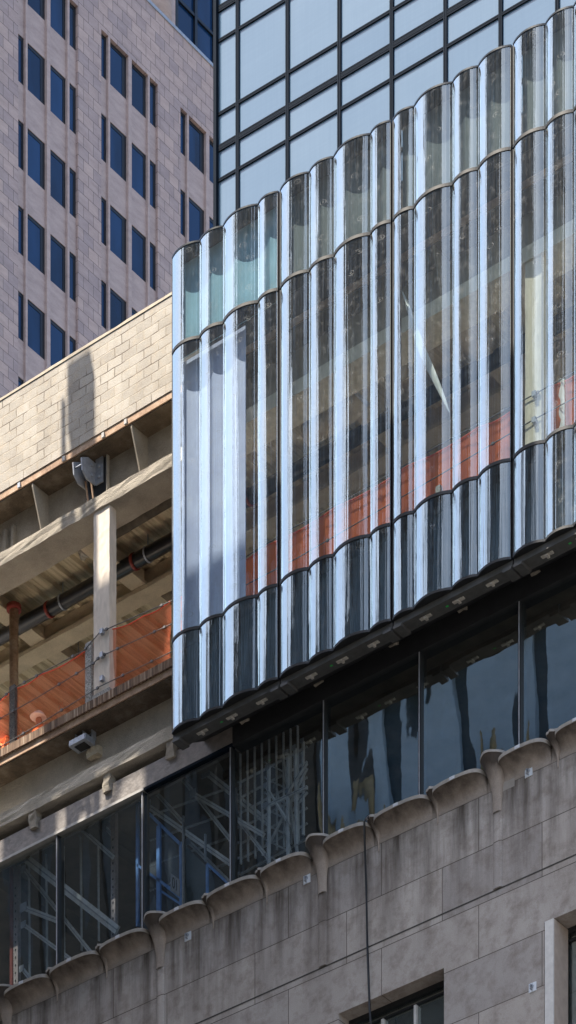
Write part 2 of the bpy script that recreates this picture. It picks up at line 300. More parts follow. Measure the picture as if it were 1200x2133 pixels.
# ------------------------------------------------------------------ mesh helpers
class MB:
    def __init__(s): s.v = []; s.f = []; s.sm = []
    def face(s, pts, smooth=False):
        i = len(s.v); s.v += [Vector(p) for p in pts]; s.f.append(list(range(i, i+len(pts)))); s.sm.append(smooth); return s
    def box(s, x0, x1, y0, y1, z0, z1):
        if x0 > x1: x0, x1 = x1, x0
        if y0 > y1: y0, y1 = y1, y0
        if z0 > z1: z0, z1 = z1, z0
        return s.obox(Vector((x0, y0, z0)), Vector((x1-x0, 0, 0)), Vector((0, y1-y0, 0)), Vector((0, 0, z1-z0)))
    def obox(s, o, a, b, c):
        i = len(s.v); o = Vector(o)
        s.v += [o, o+a, o+a+b, o+b, o+c, o+a+c, o+a+b+c, o+b+c]
        for q in ((0,3,2,1),(4,5,6,7),(0,1,5,4),(1,2,6,5),(2,3,7,6),(3,0,4,7)): s.f.append([i+k for k in q]); s.sm.append(False)
        return s
    def prism(s, poly, ext):
        i = len(s.v); n = len(poly); ext = Vector(ext)
        s.v += [Vector(p) for p in poly] + [Vector(p)+ext for p in poly]
        s.f.append(list(range(i, i+n))); s.f.append([i+n+k for k in range(n-1, -1, -1)]); s.sm += [False, False]
        for k in range(n): s.f.append([i+k, i+(k+1) % n, i+n+(k+1) % n, i+n+k]); s.sm.append(False)
        return s
    def grid(s, rows, smooth=True):
        i = len(s.v); n = len(rows[0])
        for r in rows: s.v += [Vector(p) for p in r]
        for a in range(len(rows)-1):
            for b in range(n-1): s.f.append([i+a*n+b, i+a*n+b+1, i+(a+1)*n+b+1, i+(a+1)*n+b]); s.sm.append(smooth)
        return s
    def tube(s, pts, r, n=10, smooth=True):
        pts = [Vector(p) for p in pts]; rows = []
        for k, p in enumerate(pts):
            d = (pts[min(k+1, len(pts)-1)]-pts[max(k-1, 0)]).normalized()
            a = d.cross(Vector((0, 0, 1)));
            if a.length < .01: a = d.cross(Vector((1, 0, 0)))
            a.normalize(); b = d.cross(a); rr = r[k] if hasattr(r, '__len__') else r
            rows.append([p + (a*math.cos(2*math.pi*j/n)+b*math.sin(2*math.pi*j/n))*rr for j in range(n+1)])
        s.grid(rows, smooth); s.face(rows[0][:-1]); s.face(rows[-1][:-1][::-1]); return s
    def bar(s, a, b, wd, dp, up=(0, 1, 0)):
        a = Vector(a); b = Vector(b); d = (b-a); u = Vector(up); n = d.cross(u).normalized(); u = n.cross(d).normalized()
        return s.obox(a - n*wd/2 - u*dp/2, d, n*wd, u*dp)
    def build(s, name, mat, base):
        me = bpy.data.meshes.new(name); base = Vector(base)
        me.from_pydata([v-base for v in s.v], [], s.f)
        for p, sm in zip(me.polygons, s.sm): p.use_smooth = sm
        bm = bmesh.new(); bm.from_mesh(me); bmesh.ops.remove_doubles(bm, verts=bm.verts, dist=1e-5); bmesh.ops.recalc_face_normals(bm, faces=bm.faces); bm.to_mesh(me); bm.free()
        me.materials.append(mat); o = bpy.data.objects.new(name, me); COL.objects.link(o); return o
def rough_it(o, amt, seg, seed=0):
    """break up the clean edges of a sprayed or ragged piece"""
    bm = bmesh.new(); bm.from_mesh(o.data)
    for _ in range(6):
        long = [e for e in bm.edges if e.calc_length() > seg]
        if not long: break
        bmesh.ops.subdivide_edges(bm, edges=long, cuts=1, use_grid_fill=True)
    rnd = random.Random(seed)
    for v in bm.verts: v.co += Vector((rnd.uniform(-1, 1), rnd.uniform(-1, 1), rnd.uniform(-1, 1)))*amt
    bmesh.ops.triangulate(bm, faces=[f for f in bm.faces if len(f.verts) > 4])
    bm.to_mesh(o.data); bm.free(); return o
def thing(name, label, cat, loc, group=None):
    o = bpy.data.objects.new(name, None); COL.objects.link(o); o.location = loc; o.empty_display_size = .3
    o['label'] = label; o['category'] = cat
    if group: o['group'] = group
    return o
def part(name, mb, mat, par, label=None):
    root = par
    while root.parent: root = root.parent
    o = mb.build(name, mat, root.location); o.parent = par
    if label: o['label'] = label
    return o
def solo(name, mb, mat, label, cat, loc, group=None):
    o = mb.build(name, mat, loc); o.location = loc; o['label'] = label; o['category'] = cat
    if group: o['group'] = group
    return o
def struct(name, mb, mat): o = mb.build(name, mat, (0, 0, 0)); o['kind'] = 'structure'; return o

XL, XR = -22.0, 13.0          # how far the building runs to either side
# key levels
Z_cmu_t = zY(179, 704, 0); Z_fl_t = zY(179, 919, 0); Z_fl_b = zY(179, 936, 0)
Z_bf_t = zY(179, 1047, 0); Z_bf_b = zY(179, 1075, 0)
Z_sl_t = zY(179, 1467, 0); Z_sl_b = zY(179, 1484, 0)
Z_lf_t = zY(179, 1603, 0); Z_lf_b = zY(179, 1631, 0)
YF, YS, YG, YST = .10, .17, -.80, -.50       # fascia, storefront, fluted glass, stone face
Z_fa_t = zY(179, 1660, YF); Z_fa_b = zY(179, 1703, YF)
Z_gt = zY(358.5, 540, YG); Z_g1 = zY(358.5, 737, YG); Z_g2 = zY(358.5, 1338, YG); Z_gb = zY(358.5, 1528, YG)
YW = .56

# ------------------------------------------------------------------ ground
struct('ground', MB().box(-1500, 1500, -1500, 1500, -1, -.02), M['ground'])
struct('road', MB().box(-300, 300, -13, -5, -.016, .0), M['asphalt'])
struct('pavement', MB().box(-300, 300, -5, 60, -.01, .14), M['paving'])
struct('pavement', MB().box(-300, 300, -18, -13, -.01, .14), M['paving'])

# ------------------------------------------------------------------ pink granite tower
XP = -64.0
def pX(px, py, d=0): return atX(px, py, XP-d)
def yP(px, d=0): return pX(px, 500, d).y
gt = thing('granite_tower', 'pink granite office tower with deep blue windows, behind the block wall', 'building', (XP-10, 70, 0))
z_head = pX(211, 60).z; z_par = pX(376, 73).z
bays = [(-170, -45), (38, 162), (211, 329.5), (376, 494)]
bays[3] = (376, 489)
BY = [(yP(a), yP(b)) for a, b in bays]
step_y = BY[2][0]-BY[1][0]
BY[0] = (BY[1][0]-step_y, BY[1][1]-step_y)
w12 = sum(b-a for a, b in BY[1:3])/2
bayw = [BY[0], (BY[1][0], BY[1][0]+w12), (BY[2][0], BY[2][0]+w12), (BY[3][0], BY[3][0]+w12)]
ylo, yhi = bayw[0][0]-4.5, bayw[3][1]+12
wall = MB(); edges = [ylo] + [v for b in bayw for v in b] + [yhi]
for k in range(0, len(edges), 2): wall.box(XP-1.2, XP, edges[k], edges[k+1], 0, z_head)
wall.box(XP-1.2, XP, ylo, yhi, z_head, z_par)
part('wall', wall, M['granite'], gt)
GD = .30                       # glass depth behind the wall face
def rz(px, py, d): return pX(px, py, d).z
fl = (rz(58.5, 99, GD)-rz(58.5, 454, GD))/2.0
z_h0 = rz(58.5, 99, GD)+fl; win_h = rz(58.5, 99, GD)-rz(58.5, 197, GD)
part('core', MB().box(XP-30, XP-1.25, ylo, yhi, 0, z_par-.4), M['frame_dark'], gt)
# glass and dark jamb across a bay, read off bay 1 at the depth of the glass
GW = .17
def fy(px, d=0): return (yP(px, d)-BY[1][0])
wins = [(fy(36, GW), fy(44, GW), fy(50, GW)), (fy(58, GW), fy(83.5, GW), fy(93, GW)), (fy(105, GW), fy(130, GW), fy(138, GW)), (fy(145, GW), fy(152, GW), fy(162, GW))]
piers = [(fy(53.8), fy(57.8)), (fy(98), fy(105.3)), (fy(141), fy(145))]
for bi, (b0, b1) in enumerate(bayw):
    spn = MB()
    for k in range(8):
        zt = z_h0 - fl*k - win_h; zb = z_h0 - fl*(k+1)
        spn.box(XP-1.1, XP-.12, b0, b1, zb, zt)
    spn.box(XP-1.1, XP-.12, b0, b1, 0, zb)
    part('spandrel', spn, M['granite_plain'], gt)
    for a, b in piers: part('pier', MB().box(XP-1.1, XP-.004, b0+a, b0+b, 0, z_head), M['granite_pier'], gt)
    for k in range(8):
        zt = z_h0 - fl*k; zb = zt - win_h
        if k == 0: zt = z_head-.02
        for a, c_, b in wins:
            y0, y1, yj = b0+a, b0+b, b0+c_
            f = MB(); xo, xi = XP-.60, XP-GW+.02
            f.box(xo, xi, yj, y1, zb, zt).box(xo, xi, y0, yj, zt-.16, zt).box(xo, xi, y0, yj, zb, zb+.03)
            wo = part('window', f, M['frame_dark'], gt)
            part('pane', MB().box(xo, XP-GW, y0, yj, zb+.03, zt-.16), M['bluepane'], wo)
part('coping', MB().box(XP-.5, XP+.05, ylo, yhi, z_par, z_par+.16), M['galv'], gt)
# recessed glazed top storey
D2 = 1.0
yg0 = yP(361, D2); zt2 = z_par+9
cg = MB().box(XP-1.6, XP-D2, yg0, yhi, z_par-.5, zt2); part('attic_glazing', cg, M['bluepane'], gt)
mm = MB()
for px in (365, 405, 444, 484): y = yP(px, D2); mm.box(XP-D2, XP-D2+.12, y-.09, y+.09, z_par, zt2)
for py in ((400-0)*0+36-3,): pass
zt_tr = pX(405, 36, D2).z
mm.box(XP-D2, XP-D2+.10, yg0, yhi, zt_tr-.07, zt_tr+.07).box(XP-D2, XP-D2+.10, yg0, yhi, zt_tr+fl-.07, zt_tr+fl+.07)
part('attic_mullions', mm, M['frame_dark'], gt)
part('pier', MB().box(XP-1.5, XP-D2+.15, yP(349, D2), yg0-.02, z_par, zt2), M['granite_plain'], gt)
cyl = MB(); yc = (yP(319, D2)+yP(346, D2))/2; cyl.tube([(XP-1.4, yc, z_par), (XP-1.4, yc, z_par+6)], .9, 20); part('column', cyl, M['granite_plain'], gt)
part('attic_wall', MB().box(XP-3.2, XP-2.4, ylo, yg0-.1, z_par-.3, zt2), M['frame_dark'], gt)

# ------------------------------------------------------------------ glass curtain-wall tower
TD = Vector((math.cos(R(2.27)), math.sin(R(2.27)), 0)); TN = Vector((-TD.y, TD.x, 0))       # along, into
TO = CAM + FW*97.0; TO.z = 0
def tP(px, py): return atPl(px, py, TO, TN)
def ts(px): return (tP(px, 300)-TO).dot(TD)
ot = thing('office_tower', 'glass office tower of pale blue panes in a dark grid, behind the fluted glass', 'building', TO + TN*10)
sx = [ts(p) for p in (451, 495, 599, 707, 816, 928, 1043, 1161)]
md = sx[-1]-sx[-2]
sx += [sx[-1]+md*k for k in range(1, 5)]
zs = [tP(599, y).z for y in (-137, -67, -3, 152, 221, 292, 447, 516, 587)]
per = zs[0]-zs[4] if False else (tP(599, -3).z - tP(599, 292).z)
zs = []
base_z = [tP(599, y).z for y in (-67, -3, 152, 221)]
for k in range(-2, 4): zs += [z - per*k for z in base_z]
zs = sorted(set(zs)); zs = [z for z in zs if z > 40]
def tb(mb, s0, s1, d0, d1, z0, z1): return mb.obox(TO + TD*s0 + TN*d0 + UP*z0, TD*(s1-s0), TN*(d1-d0), UP*(z1-z0))
core = MB(); tb(core, sx[0], sx[-1], .45, 22, 0, zs[-1]); part('core', core, M['mull'], ot)
lowp = MB(); tb(lowp, sx[0], sx[-1], .06, .44, 0, zs[0]-.06); part('spandrel', lowp, M['mull'], ot)
for i, s in enumerate(sx):
    mb = MB(); hw = .055
    if i == 0: tb(mb, s-.04, s+.06, -.10, .44, 0, zs[-1])
    else:
        tb(mb, s-.054, s-.009, -.03, .44, 0, zs[-1]); tb(mb, s+.009, s+.054, -.03, .44, 0, zs[-1]); tb(mb, s-.010, s+.010, -.005, .43, 0, zs[-1])
    part('mullion', mb, M['mull'], ot)
for z in zs:
    mb = MB()
    for i in range(len(sx)-1): tb(mb, sx[i]+.056, sx[i+1]-.056, -.02, .43, z-.044, z-.007); tb(mb, sx[i]+.056, sx[i+1]-.056, -.02, .43, z+.007, z+.044); tb(mb, sx[i]+.056, sx[i+1]-.056, .0, .42, z-.008, z+.008)
    part('transom', mb, M['mull'], ot)
for i in range(len(sx)-1):
    for j in range(len(zs)-1):
        mb = MB(); tb(mb, sx[i]+.057, sx[i+1]-.057, .025, .40, zs[j]+.047, zs[j+1]-.047)
        part('pane', mb, M['towerpane'], ot)

# ------------------------------------------------------------------ block wall on the roof
bw = thing('block_wall', 'sunlit concrete block parapet wall with sloped mortar cap', 'wall', (-10, .2, Z_fl_t))
XCM = xY(361, 0)
part('blocks', MB().box(XL, XCM, .0, .24, Z_fl_t+.004, Z_cmu_t-.22), M['cmu'], bw)
cap = MB(); prof = [(-.015, Z_cmu_t-.22), (-.02, Z_cmu_t-.17), (.16, Z_cmu_t), (.24, Z_cmu_t), (.24, Z_cmu_t-.22)]
n = 60; rows = []
rnd = random.Random(3)
for k in range(n+1):
    x = XL + (XCM-XL)*k/n; j = rnd.uniform(-.012, .012)
    rows.append([(x, a, b + j*(1 if i in (2, 3) else .8 if i == 1 else 0)) for i, (a, b) in enumerate(prof)])
cap.grid(rows, False); cap.face(rows[-1]); part('mortar_cap', cap, M['wash'], bw)

XSPL = xY(362, 0)
# ------------------------------------------------------------------ girders
def girder(label, zt, ztb, zbt, zbb, stiff, ribs=(), web='spray', seed=1):
    g = thing('steel_girder', label, 'girder', (-6, .5, zbb), 'sprayed edge girders of the open floor')
    part('top_flange', MB().box(XL, XR, .02, 1.1, ztb+.03, zt), M['rust'], g)
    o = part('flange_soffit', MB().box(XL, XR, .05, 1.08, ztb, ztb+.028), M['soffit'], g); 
    part('web', MB().box(XL, XR, YW, YW+.12, zbt-.01, ztb-.001), M[web], g)
    o = part('bottom_flange', MB().box(XL, XSPL, .0, .72, zbb, zbt), M[web], g); part('bottom_flange', MB().box(XSPL+.002, XR, .0, .72, zbb, zbt), M['creamsteel'], g); rough_it(o, .013, .11, seed)  # flange behind the glass is paler: sunlight put into its colour
    for px, py in stiff:
        x = atY(px, py, .03).x
        mb = MB().prism([(x, .05, ztb-.002), (x, YW-.001, ztb-.002), (x, YW-.001, zbt+.001), (x, YW-.14, zbt+.001), (x, .05, ztb-.07)], (.035, 0, 0))
        part('stiffener', mb, M['spray'], g)
    for px in ribs:
        x = xY(px, YW); part('rib', MB().box(x, x+.07, YW-.10, YW-.001, zbt+.001, ztb-.25), M['spray'], g)
    return g
g1 = girder('upper sprayed steel girder carrying the block wall', Z_fl_t, Z_fl_b, Z_bf_t, Z_bf_b, [(-141, 1125), (65, 1006), (271, 880), (480, 760), (690, 640), (900, 520), (1105, 400)], (13, 29), seed=2)
g2 = girder('lower sprayed steel girder under the netted floor edge', Z_sl_b-.004, Z_sl_b-.17, Z_lf_t, Z_lf_b, [(-160, 1660), (470, 1300), (690, 1180), (900, 1060), (1110, 950)], (), web='spray_low', seed=5)
for px in (-90, 66, 219, 352, 505, 660, 815, 960, 1110):
    x = xY(px, 0); 
    o = part('hanger_clip', MB().box(x-.10, x+.10, .03, .20, Z_lf_b-.36, Z_lf_b-.002), M['spray'] , g2); rough_it(o, .02, .12, px+200)
for px, py in ((215, 899-0), (133, 948), (262, 870), (40, 1005)):        # small zinc clips under the block wall
    p = atY(px, py, 0); part('edge_clip', MB().box(p.x-.035, p.x+.035, -.02, .018, Z_fl_b+.03, Z_fl_b+.13), M['strip'] if px != 40 else M['galv'], g1)

# ------------------------------------------------------------------ floor edge slab
sl = thing('floor_slab', 'floor slab with a streaked concrete edge below the orange net', 'slab', (-6, .5, Z_sl_b))
m = NT('streaked_slab_edge'); v = m.coord(scale=(9, 9, .4)); n = m.noise(v, 2.2, 5, .7); n2 = m.noise(m.coord(), 5, 5)
c = m.ramp(n, [(.36, (.05, .033, .025)), (.48, (.15, .09, .055)), (.60, (.30, .21, .14)), (.72, (.66, .62, .55))]); m.base(c); m.set(Roughness=.9); m.bump(n2, .4, .02); M['slabedge'] = m.m
part('edge_plate', MB().box(XL, XR, -.03, .03, Z_sl_b, Z_sl_t), M['slabedge'], sl)
part('deck', MB().box(XL, XR, .032, 14, Z_sl_b+.002, Z_sl_t-.03), M['floorconc'], sl)

# ------------------------------------------------------------------ ceiling of the open floor
Zc = Z_fl_b - .10
cg = thing('ceiling_deck', 'corrugated metal roof deck sprayed brown, ceiling of the open floor', 'ceiling', (-6, 6, Zc))
mb = MB(); pitch = .46; x = XL; rows = []
prof = []
while x < XR: prof += [(x, 0), (x+.20, 0), (x+.25, .075), (x+.41, .075)]; x += pitch
mb.grid([[(a, 1.13, Zc+b) for a, b in prof], [(a, 14, Zc+b) for a, b in prof]], False); part('deck_sheet', mb, M['deck'], cg)
part('topping', MB().box(XL, XR, 1.13, 14, Zc+.10, Z_fl_t+.05), M['spray'], cg)
part('plywood_patch', MB().prism([atY(300, 1205, 4.6), atY(316, 1192, 4.6), atY(336, 1204, 4.6), atY(321, 1221, 4.6)], (0, .03, .03)), M['board'], cg) if False else None
p = onz = None
def atZ(px, py, Z):
    d = ray(px, py); t = (Z-CAM.z)/d.z; return CAM + d*t
pq = [atZ(300, 1208, Zc-.02), atZ(316, 1192, Zc-.02), atZ(336, 1204, Zc-.02), atZ(320, 1221, Zc-.02)]
part('plywood_patch', MB().prism(pq, (0, 0, .012)), M['board'], cg)

def ibeam(label, px0, py0, px1, py1, Y, h=.55, wd=.42, mat='spray_dark', tf=.09):
    zb = (zY(px0, py0, Y)+zY(px1, py1, Y))/2
    t = thing('steel_beam', label, 'beam', (-6, Y, zb), 'ceiling beams of the open floor')
    o = part('bottom_flange', MB().box(XL, XR, Y, Y+wd, zb, zb+tf), M[mat], t); rough_it(o, .008, .25, int(px0+py0))
    part('web', MB().box(XL, XR, Y+wd*.38, Y+wd*.62, zb+tf+.001, Zc-.001), M[mat], t); return t
ibeam('sprayed ceiling beam just behind the black drain pipe', 0, 1398, 355, 1190, 3.4)
ibeam('rear sprayed ceiling beam seen through the orange net', 0, 1560, 355, 1335, 7.2)
ibeam('farthest sprayed ceiling beam, lowest through the orange net', 0, 1628, 355, 1420, 9.6)
# beams running into the building
for px, lab in ((150, 'cross beam running inward beside the pale column'), (-60, 'cross beam running inward left of the rusty pipe'), (690, 'cross beam running inward behind the second glass panel'), (930, 'cross beam running inward behind the third glass panel')):
    x = xY(px, 1.2); t = thing('cross_beam', lab, 'beam', (x, 6, Zc-.5), 'cross beams of the open floor')
    o = part('bottom_flange', MB().box(x-.2, x+.2, 1.13, 13, Zc-.42, Zc-.34), M['spray_dark'], t); rough_it(o, .008, .3, px+90)
    part('web', MB().box(x-.05, x+.05, 1.13, 13, Zc-.338, Zc-.001), M['spray_dark'], t)
solo('core_wall', MB().box(XL, XR, 14.05, 14.6, 20, Z_fl_t), M['spray_dark'], 'sprayed core wall at the back of the open floor', 'wall', (-6, 14, 20))

# ------------------------------------------------------------------ columns
def column(px0, px1, label, mat, Ya=.04, dp=.22):
    x0, x1 = xY(px0, Ya), xY(px1, Ya)
    t = thing('steel_column', label, 'column', ((x0+x1)/2, Ya+.1, Z_sl_t), 'columns along the floor edge')
    o = part('shaft', MB().box(x0, x1, Ya, Ya+dp, Z_sl_t+.001, Z_bf_b-.002), M[mat], t); rough_it(o, .004, .14, px0)
    part('base', MB().box(x0-.03, x1+.02, Ya-.02, Ya+dp+.02, Z_sl_t+.001, Z_sl_t+.12), M['post'], t)
    for py_ in (.35, .85, 1.35):
        part('cable_clip', MB().box((x0+x1)/2+.02, (x0+x1)/2+.10, Ya-.09, Ya-.012, Z_sl_t+py_-.05, Z_sl_t+py_+.05), M['galv'], t)
    return t
column(195, 228, 'pale painted column in the open bay, left of the glass', 'paintsteel')
column(1094, 1128, 'cream rust-streaked column seen through the fourth glass panel', 'creamsteel')
# slender rusty standpipe near the left edge
px = 29; p = atY(px, 1300, 2.2)
sp = thing('standpipe', 'rusty vertical standpipe near the left edge, behind the net', 'pipe', (p.x, 2.2, Z_sl_t))
part('pipe', MB().tube([(p.x, 2.2, Z_sl_t), (p.x, 2.2, zY(29, 1268, 2.2))], .105, 12), M['rust'], sp)
part('cap', MB().tube([(p.x, 2.2, zY(29, 1272, 2.2)), (p.x, 2.2, zY(29, 1262, 2.2))], .17, 12), M['redpaint'], sp)

# ------------------------------------------------------------------ pipes under the ceiling
def run(px0, py0, px1, py1, Y):
    z = (zY(px0, py0, Y)+zY(px1, py1, Y))/2; return z
Yp = 2.7; zp = run(0, 1328, 355, 1128, Yp)
dp = thing('drain_pipe', 'long black drain pipe hung under the ceiling with red couplings', 'pipe', (-6, Yp, zp))
part('pipe', MB().tube([(XL, Yp, zp), (XR, Yp, zp)], .155, 16), M['pipe'], dp)
for px in (103, 281, 520): x = xY(px, Yp); part('coupling', MB().tube([(x-.035, Yp, zp), (x+.035, Yp, zp)], .174, 16), M['redpaint'], dp)
for px in (131, 308):
    x = xY(px, Yp); part('hanger', MB().tube([(x-.02, Yp, zp), (x+.02, Yp, zp)], .168, 16).tube([(x, Yp, zp+.15), (x, Yp, Zc)], .012, 6), M['galv'], dp)
Y2 = 6.2; z2 = run(0, 1498, 190, 1392, Y2); xe = xY(236, Y2)
d2 = thing('drain_pipe', 'shorter black pipe behind the orange net, turning down behind the column', 'pipe', (-10, Y2, z2))
part('pipe', MB().tube([(XL, Y2, z2), (xe-.35, Y2, z2), (xe-.1, Y2, z2+.06), (xe, Y2, z2+.3), (xe, Y2, Zc)], .17, 14), M['pipe'], d2)
for px in (22, 158): x = xY(px, Y2); part('hanger', MB().tube([(x-.025, Y2, z2), (x+.025, Y2, z2)], .185, 14).tube([(x, Y2, z2+.15), (x, Y2, Zc)], .012, 6), M['creamsteel'], d2)
def lagged(label, pts, r, wr):
    q = [atY(a, b, c) for a, b, c in pts]
    t = thing('lagged_pipe', label, 'pipe', q[0], 'plastic wrapped pipes under the roof deck')
    part('pipe', MB().tube(q, r, 12), M['duct'], t)
    i0, i1 = wr; a, b = q[0].lerp(q[-1], i0), q[0].lerp(q[-1], i1)
    ps = [a.lerp(b, k/8) for k in range(9)]; rr = [r*(1.15+.35*math.sin(k*1.9+r*40)**2) for k in range(9)]
    o = part('plastic_wrap', MB().tube(ps, rr, 12), M['wrap'], t); rough_it(o, .02, .2, 4)
lagged('plastic wrapped pipe end hanging left of the pale column', [(88, 1166, 1.7), (200, 1098, 1.7), (360, 1003, 1.7)], .11, (0, .42))
lagged('plastic wrapped pipe below the girder, right of the pale column', [(250, 1058, 1.9), (300, 1030, 1.9), (420, 958, 1.9)], .12, (0, .55))
lagged('bare lagged pipe lowest of the wrapped pipes by the column', [(170, 1150, 2.2), (260, 1098, 2.2), (420, 1003, 2.2)], .12, (.0, .12))
t = thing('hanger_rod', 'thin hanger rod under the brown deck, left of the speckled post', 'rod', atY(163, 1290, 4.4)); part('rod', MB().tube([atY(163, 1290, 4.4), atY(163, 1362, 4.4)], .012, 6), M['wire'], t)

# diagonals and a bent duct behind the glass
for (a, b, Yd, lab) in (((968, 500), (1050, 640), .9, 'pale diagonal brace behind the third glass panel'), ((596, 800), (690, 640), .9, 'pale diagonal brace behind the second glass panel, sloping up to the right'), ((735, 600), (800, 720), 1.0, 'pale diagonal brace behind the second glass panel, sloping down to the right'), ((850, 760), (930, 610), 1.1, 'pale diagonal brace behind the torn white strip')):
    p, q = atY(*a, Yd), atY(*b, Yd); t = thing('diagonal_brace', lab, 'brace', p, 'diagonal braces behind the fluted glass')
    part('bar', MB().bar(p, q, .16, .10), M['creamsteel'], t); part('gusset', MB().box(p.x-.2, p.x+.2, Yd+.06, Yd+.08, p.z-.2, p.z+.2), M['creamsteel'], t)
q = [atY(a, b, 1.5) for a, b in ((640, 905), (690, 880), (735, 850), (768, 800), (775, 740), (760, 680), (735, 640))]
t = thing('bent_duct', 'pale lagged duct bending upward behind the second glass panel', 'duct', q[0]); part('duct', MB().tube(q, .22, 14), M['spray_dark'], t); part('band', MB().tube([q[2].lerp(q[3], .4), q[2].lerp(q[3], .55)], .235, 14), M['galv'], t)

# ------------------------------------------------------------------ guard rail: posts, cables, net
def gpost(px0, px1, py0, label, mat):
    x0, x1 = xY(px0, -.0), xY(px1, -.0); zt = zY((px0+px1)/2, py0, 0)
    t = thing('guard_post', label, 'post', ((x0+x1)/2, 0, Z_sl_t), 'guard posts on the slab edge')
    o = part('post', MB().box(x0, x1, .035, .12, Z_sl_t-.12, zt), M[mat], t)
    part('post_cap', MB().box(x0+.01, x1-.01, .045, .11, zt, zt+.02), M[mat], t)
gpost(175, 187, 1337, 'white speckled guard post left of the pale column', 'post')
gpost(17, 28, 1427, 'black spattered guard post at the left edge', 'postdark')
gpost(905, 915, 1010, 'guard post behind the third fluted panel', 'post')
cab = [((0, 1457), (30, 1433), (87, 1402), (175, 1355), (208, 1317), (237, 1304), (355, 1253), (480, 1180), (600, 1105), (720, 1042), (910, 930), (1110, 823), (1250, 745)),
       ((0, 1497), (83, 1450), (193, 1383), (208, 1368), (292, 1330), (355, 1301), (620, 1162), (910, 993), (1110, 875), (1250, 800)),
       ((0, 1556), (83, 1508), (208, 1430), (355, 1359), (620, 1216), (910, 1050), (1110, 935), (1250, 860))]
for pts, lab in zip(cab, ('top guard cable along the orange net', 'middle guard cable crossing the orange net', 'lowest guard cable just above the slab edge')):
    q = [atY(a, b, .0) for a, b in pts]; q = [Vector((XL, 0, q[0].z+.1))]+q
    mb = MB().tube(q, .011, 6)
    for k in range(14):
        i = 1 + k % (len(q)-2); u = q[i].lerp(q[i+1] if i+1 < len(q) else q[i], (k*.37) % 1)
        mb.box(u.x-.03, u.x+.03, -.02, .02, u.z-.022, u.z+.022)
    solo('guard_cable', mb, M['wire'], lab, 'cable', (-6, 0, Z_sl_t), 'steel guard cables on the slab edge')
def net(label, pts_top, drop, Yn, seed, mat='net', sag=.05, zbot=None):
    rnd = random.Random(seed); q = [atY(a, b, Yn) for a, b in pts_top]; rows = [[] for _ in range(9)]
    N = 14
    for k in range(len(q)-1):
        for j in range(N + (1 if k == len(q)-2 else 0)):
            f = j/N; p = q[k].lerp(q[k+1], f); s = math.sin(math.pi*f)*sag
            zb = Z_sl_t-.02 if zbot is None else zbot
            for r in range(9):
                tt = r/8; wav = .06*math.sin(p.x*5+seed+tt*4)*tt*(1-.2*tt) + .04*math.sin(p.x*11+tt*7)*tt
                rows[r].append((p.x, Yn+wav, (p.z-s*(1-tt))*(1-tt)+zb*tt))
    mb = MB().grid(rows)
    o = solo('safety_net', mb, M[mat], label, 'net', (q[0].x, Yn, Z_sl_t), 'orange debris nets along the floor edge')
    part('hem', MB().tube([Vector(p)+Vector((0, -.02, 0)) for p in rows[0]], .013, 6), M['hem'], o)
    return o
net('sheer orange debris net between the left edge and the column', [(-30, 1478), (30, 1437), (87, 1406), (175, 1360), (200, 1338)], 0, .16, 1)
net('orange debris net in the gap between the pale column and the first glass panel', [(234, 1312), (300, 1284), (356, 1253)], 0, .16, 5)
net('long orange debris net behind the first three glass panels', [(362, 1250), (420, 1218), (560, 1136), (700, 1058), (850, 972), (1000, 890), (1076, 850)], 0, .12, 2, sag=.06, mat='net_dense')
net('orange debris net right of the cream column behind the fourth panel', [(1150, 806), (1230, 762), (1330, 712)], 0, .12, 3, mat='net_dense')
p = atY(1168, 790, .05)
mb = MB(); rr = []
for k in range(12):
    z = p.z - 1.05*k/11; wv = .03*math.sin(k*1.7); rr.append([(p.x-.03+wv, .06, z), (p.x+.01+wv, .02, z), (p.x+.06+wv*.5+.02*math.sin(k), .07, z), (p.x+.09, .05, z)])
solo('plastic_sheet', mb.grid(rr), M['torn'], 'crumpled white plastic sheet hanging on the net, right of the cream column', 'plastic sheet', (p.x, .05, Z_sl_t))
# torn strip of film hanging inside the third panel
mb = MB(); A, B, C = atY(838, 608, .0), atY(880, 728, .0), atY(936, 860, .0); rr = []
for k in range(17):
    t = k/16; c = A.lerp(B, t*2) if t < .5 else B.lerp(C, t*2-1); wd = .085*math.sin(math.pi*min(1, t*.98+.01))**.8
    rr.append([(c.x-wd, .02*math.sin(t*9), c.z), (c.x, -.03, c.z+.02), (c.x+wd, .03*math.cos(t*7), c.z)])
solo('plastic_strip', mb.grid(rr), M['torn'], 'twisted white strip of torn film slanting inside the third fluted panel', 'plastic strip', B)

# ------------------------------------------------------------------ backing behind the fluted glass
XG0 = xY(358.5, YG)
up = thing('upstand_wall', 'dark grey upstand wall at roof level behind the fluted glass', 'wall', (4, .1, Z_fl_t))
part('panel', MB().box(XCM+.005, XR, .05, .24, Z_fl_t+.004, Z_gt-.6), M['upst'], up)
sbx = thing('spandrel_insulation', 'charcoal insulation boards behind the lowest row of fluted glass', 'wall', (4, -.1, Z_lf_b))
part('board', MB().box(XG0+.05, XR, YG+.27, YG+.32, Z_gb+.06, Z_g2-.035), M['shadowbox'], sbx)

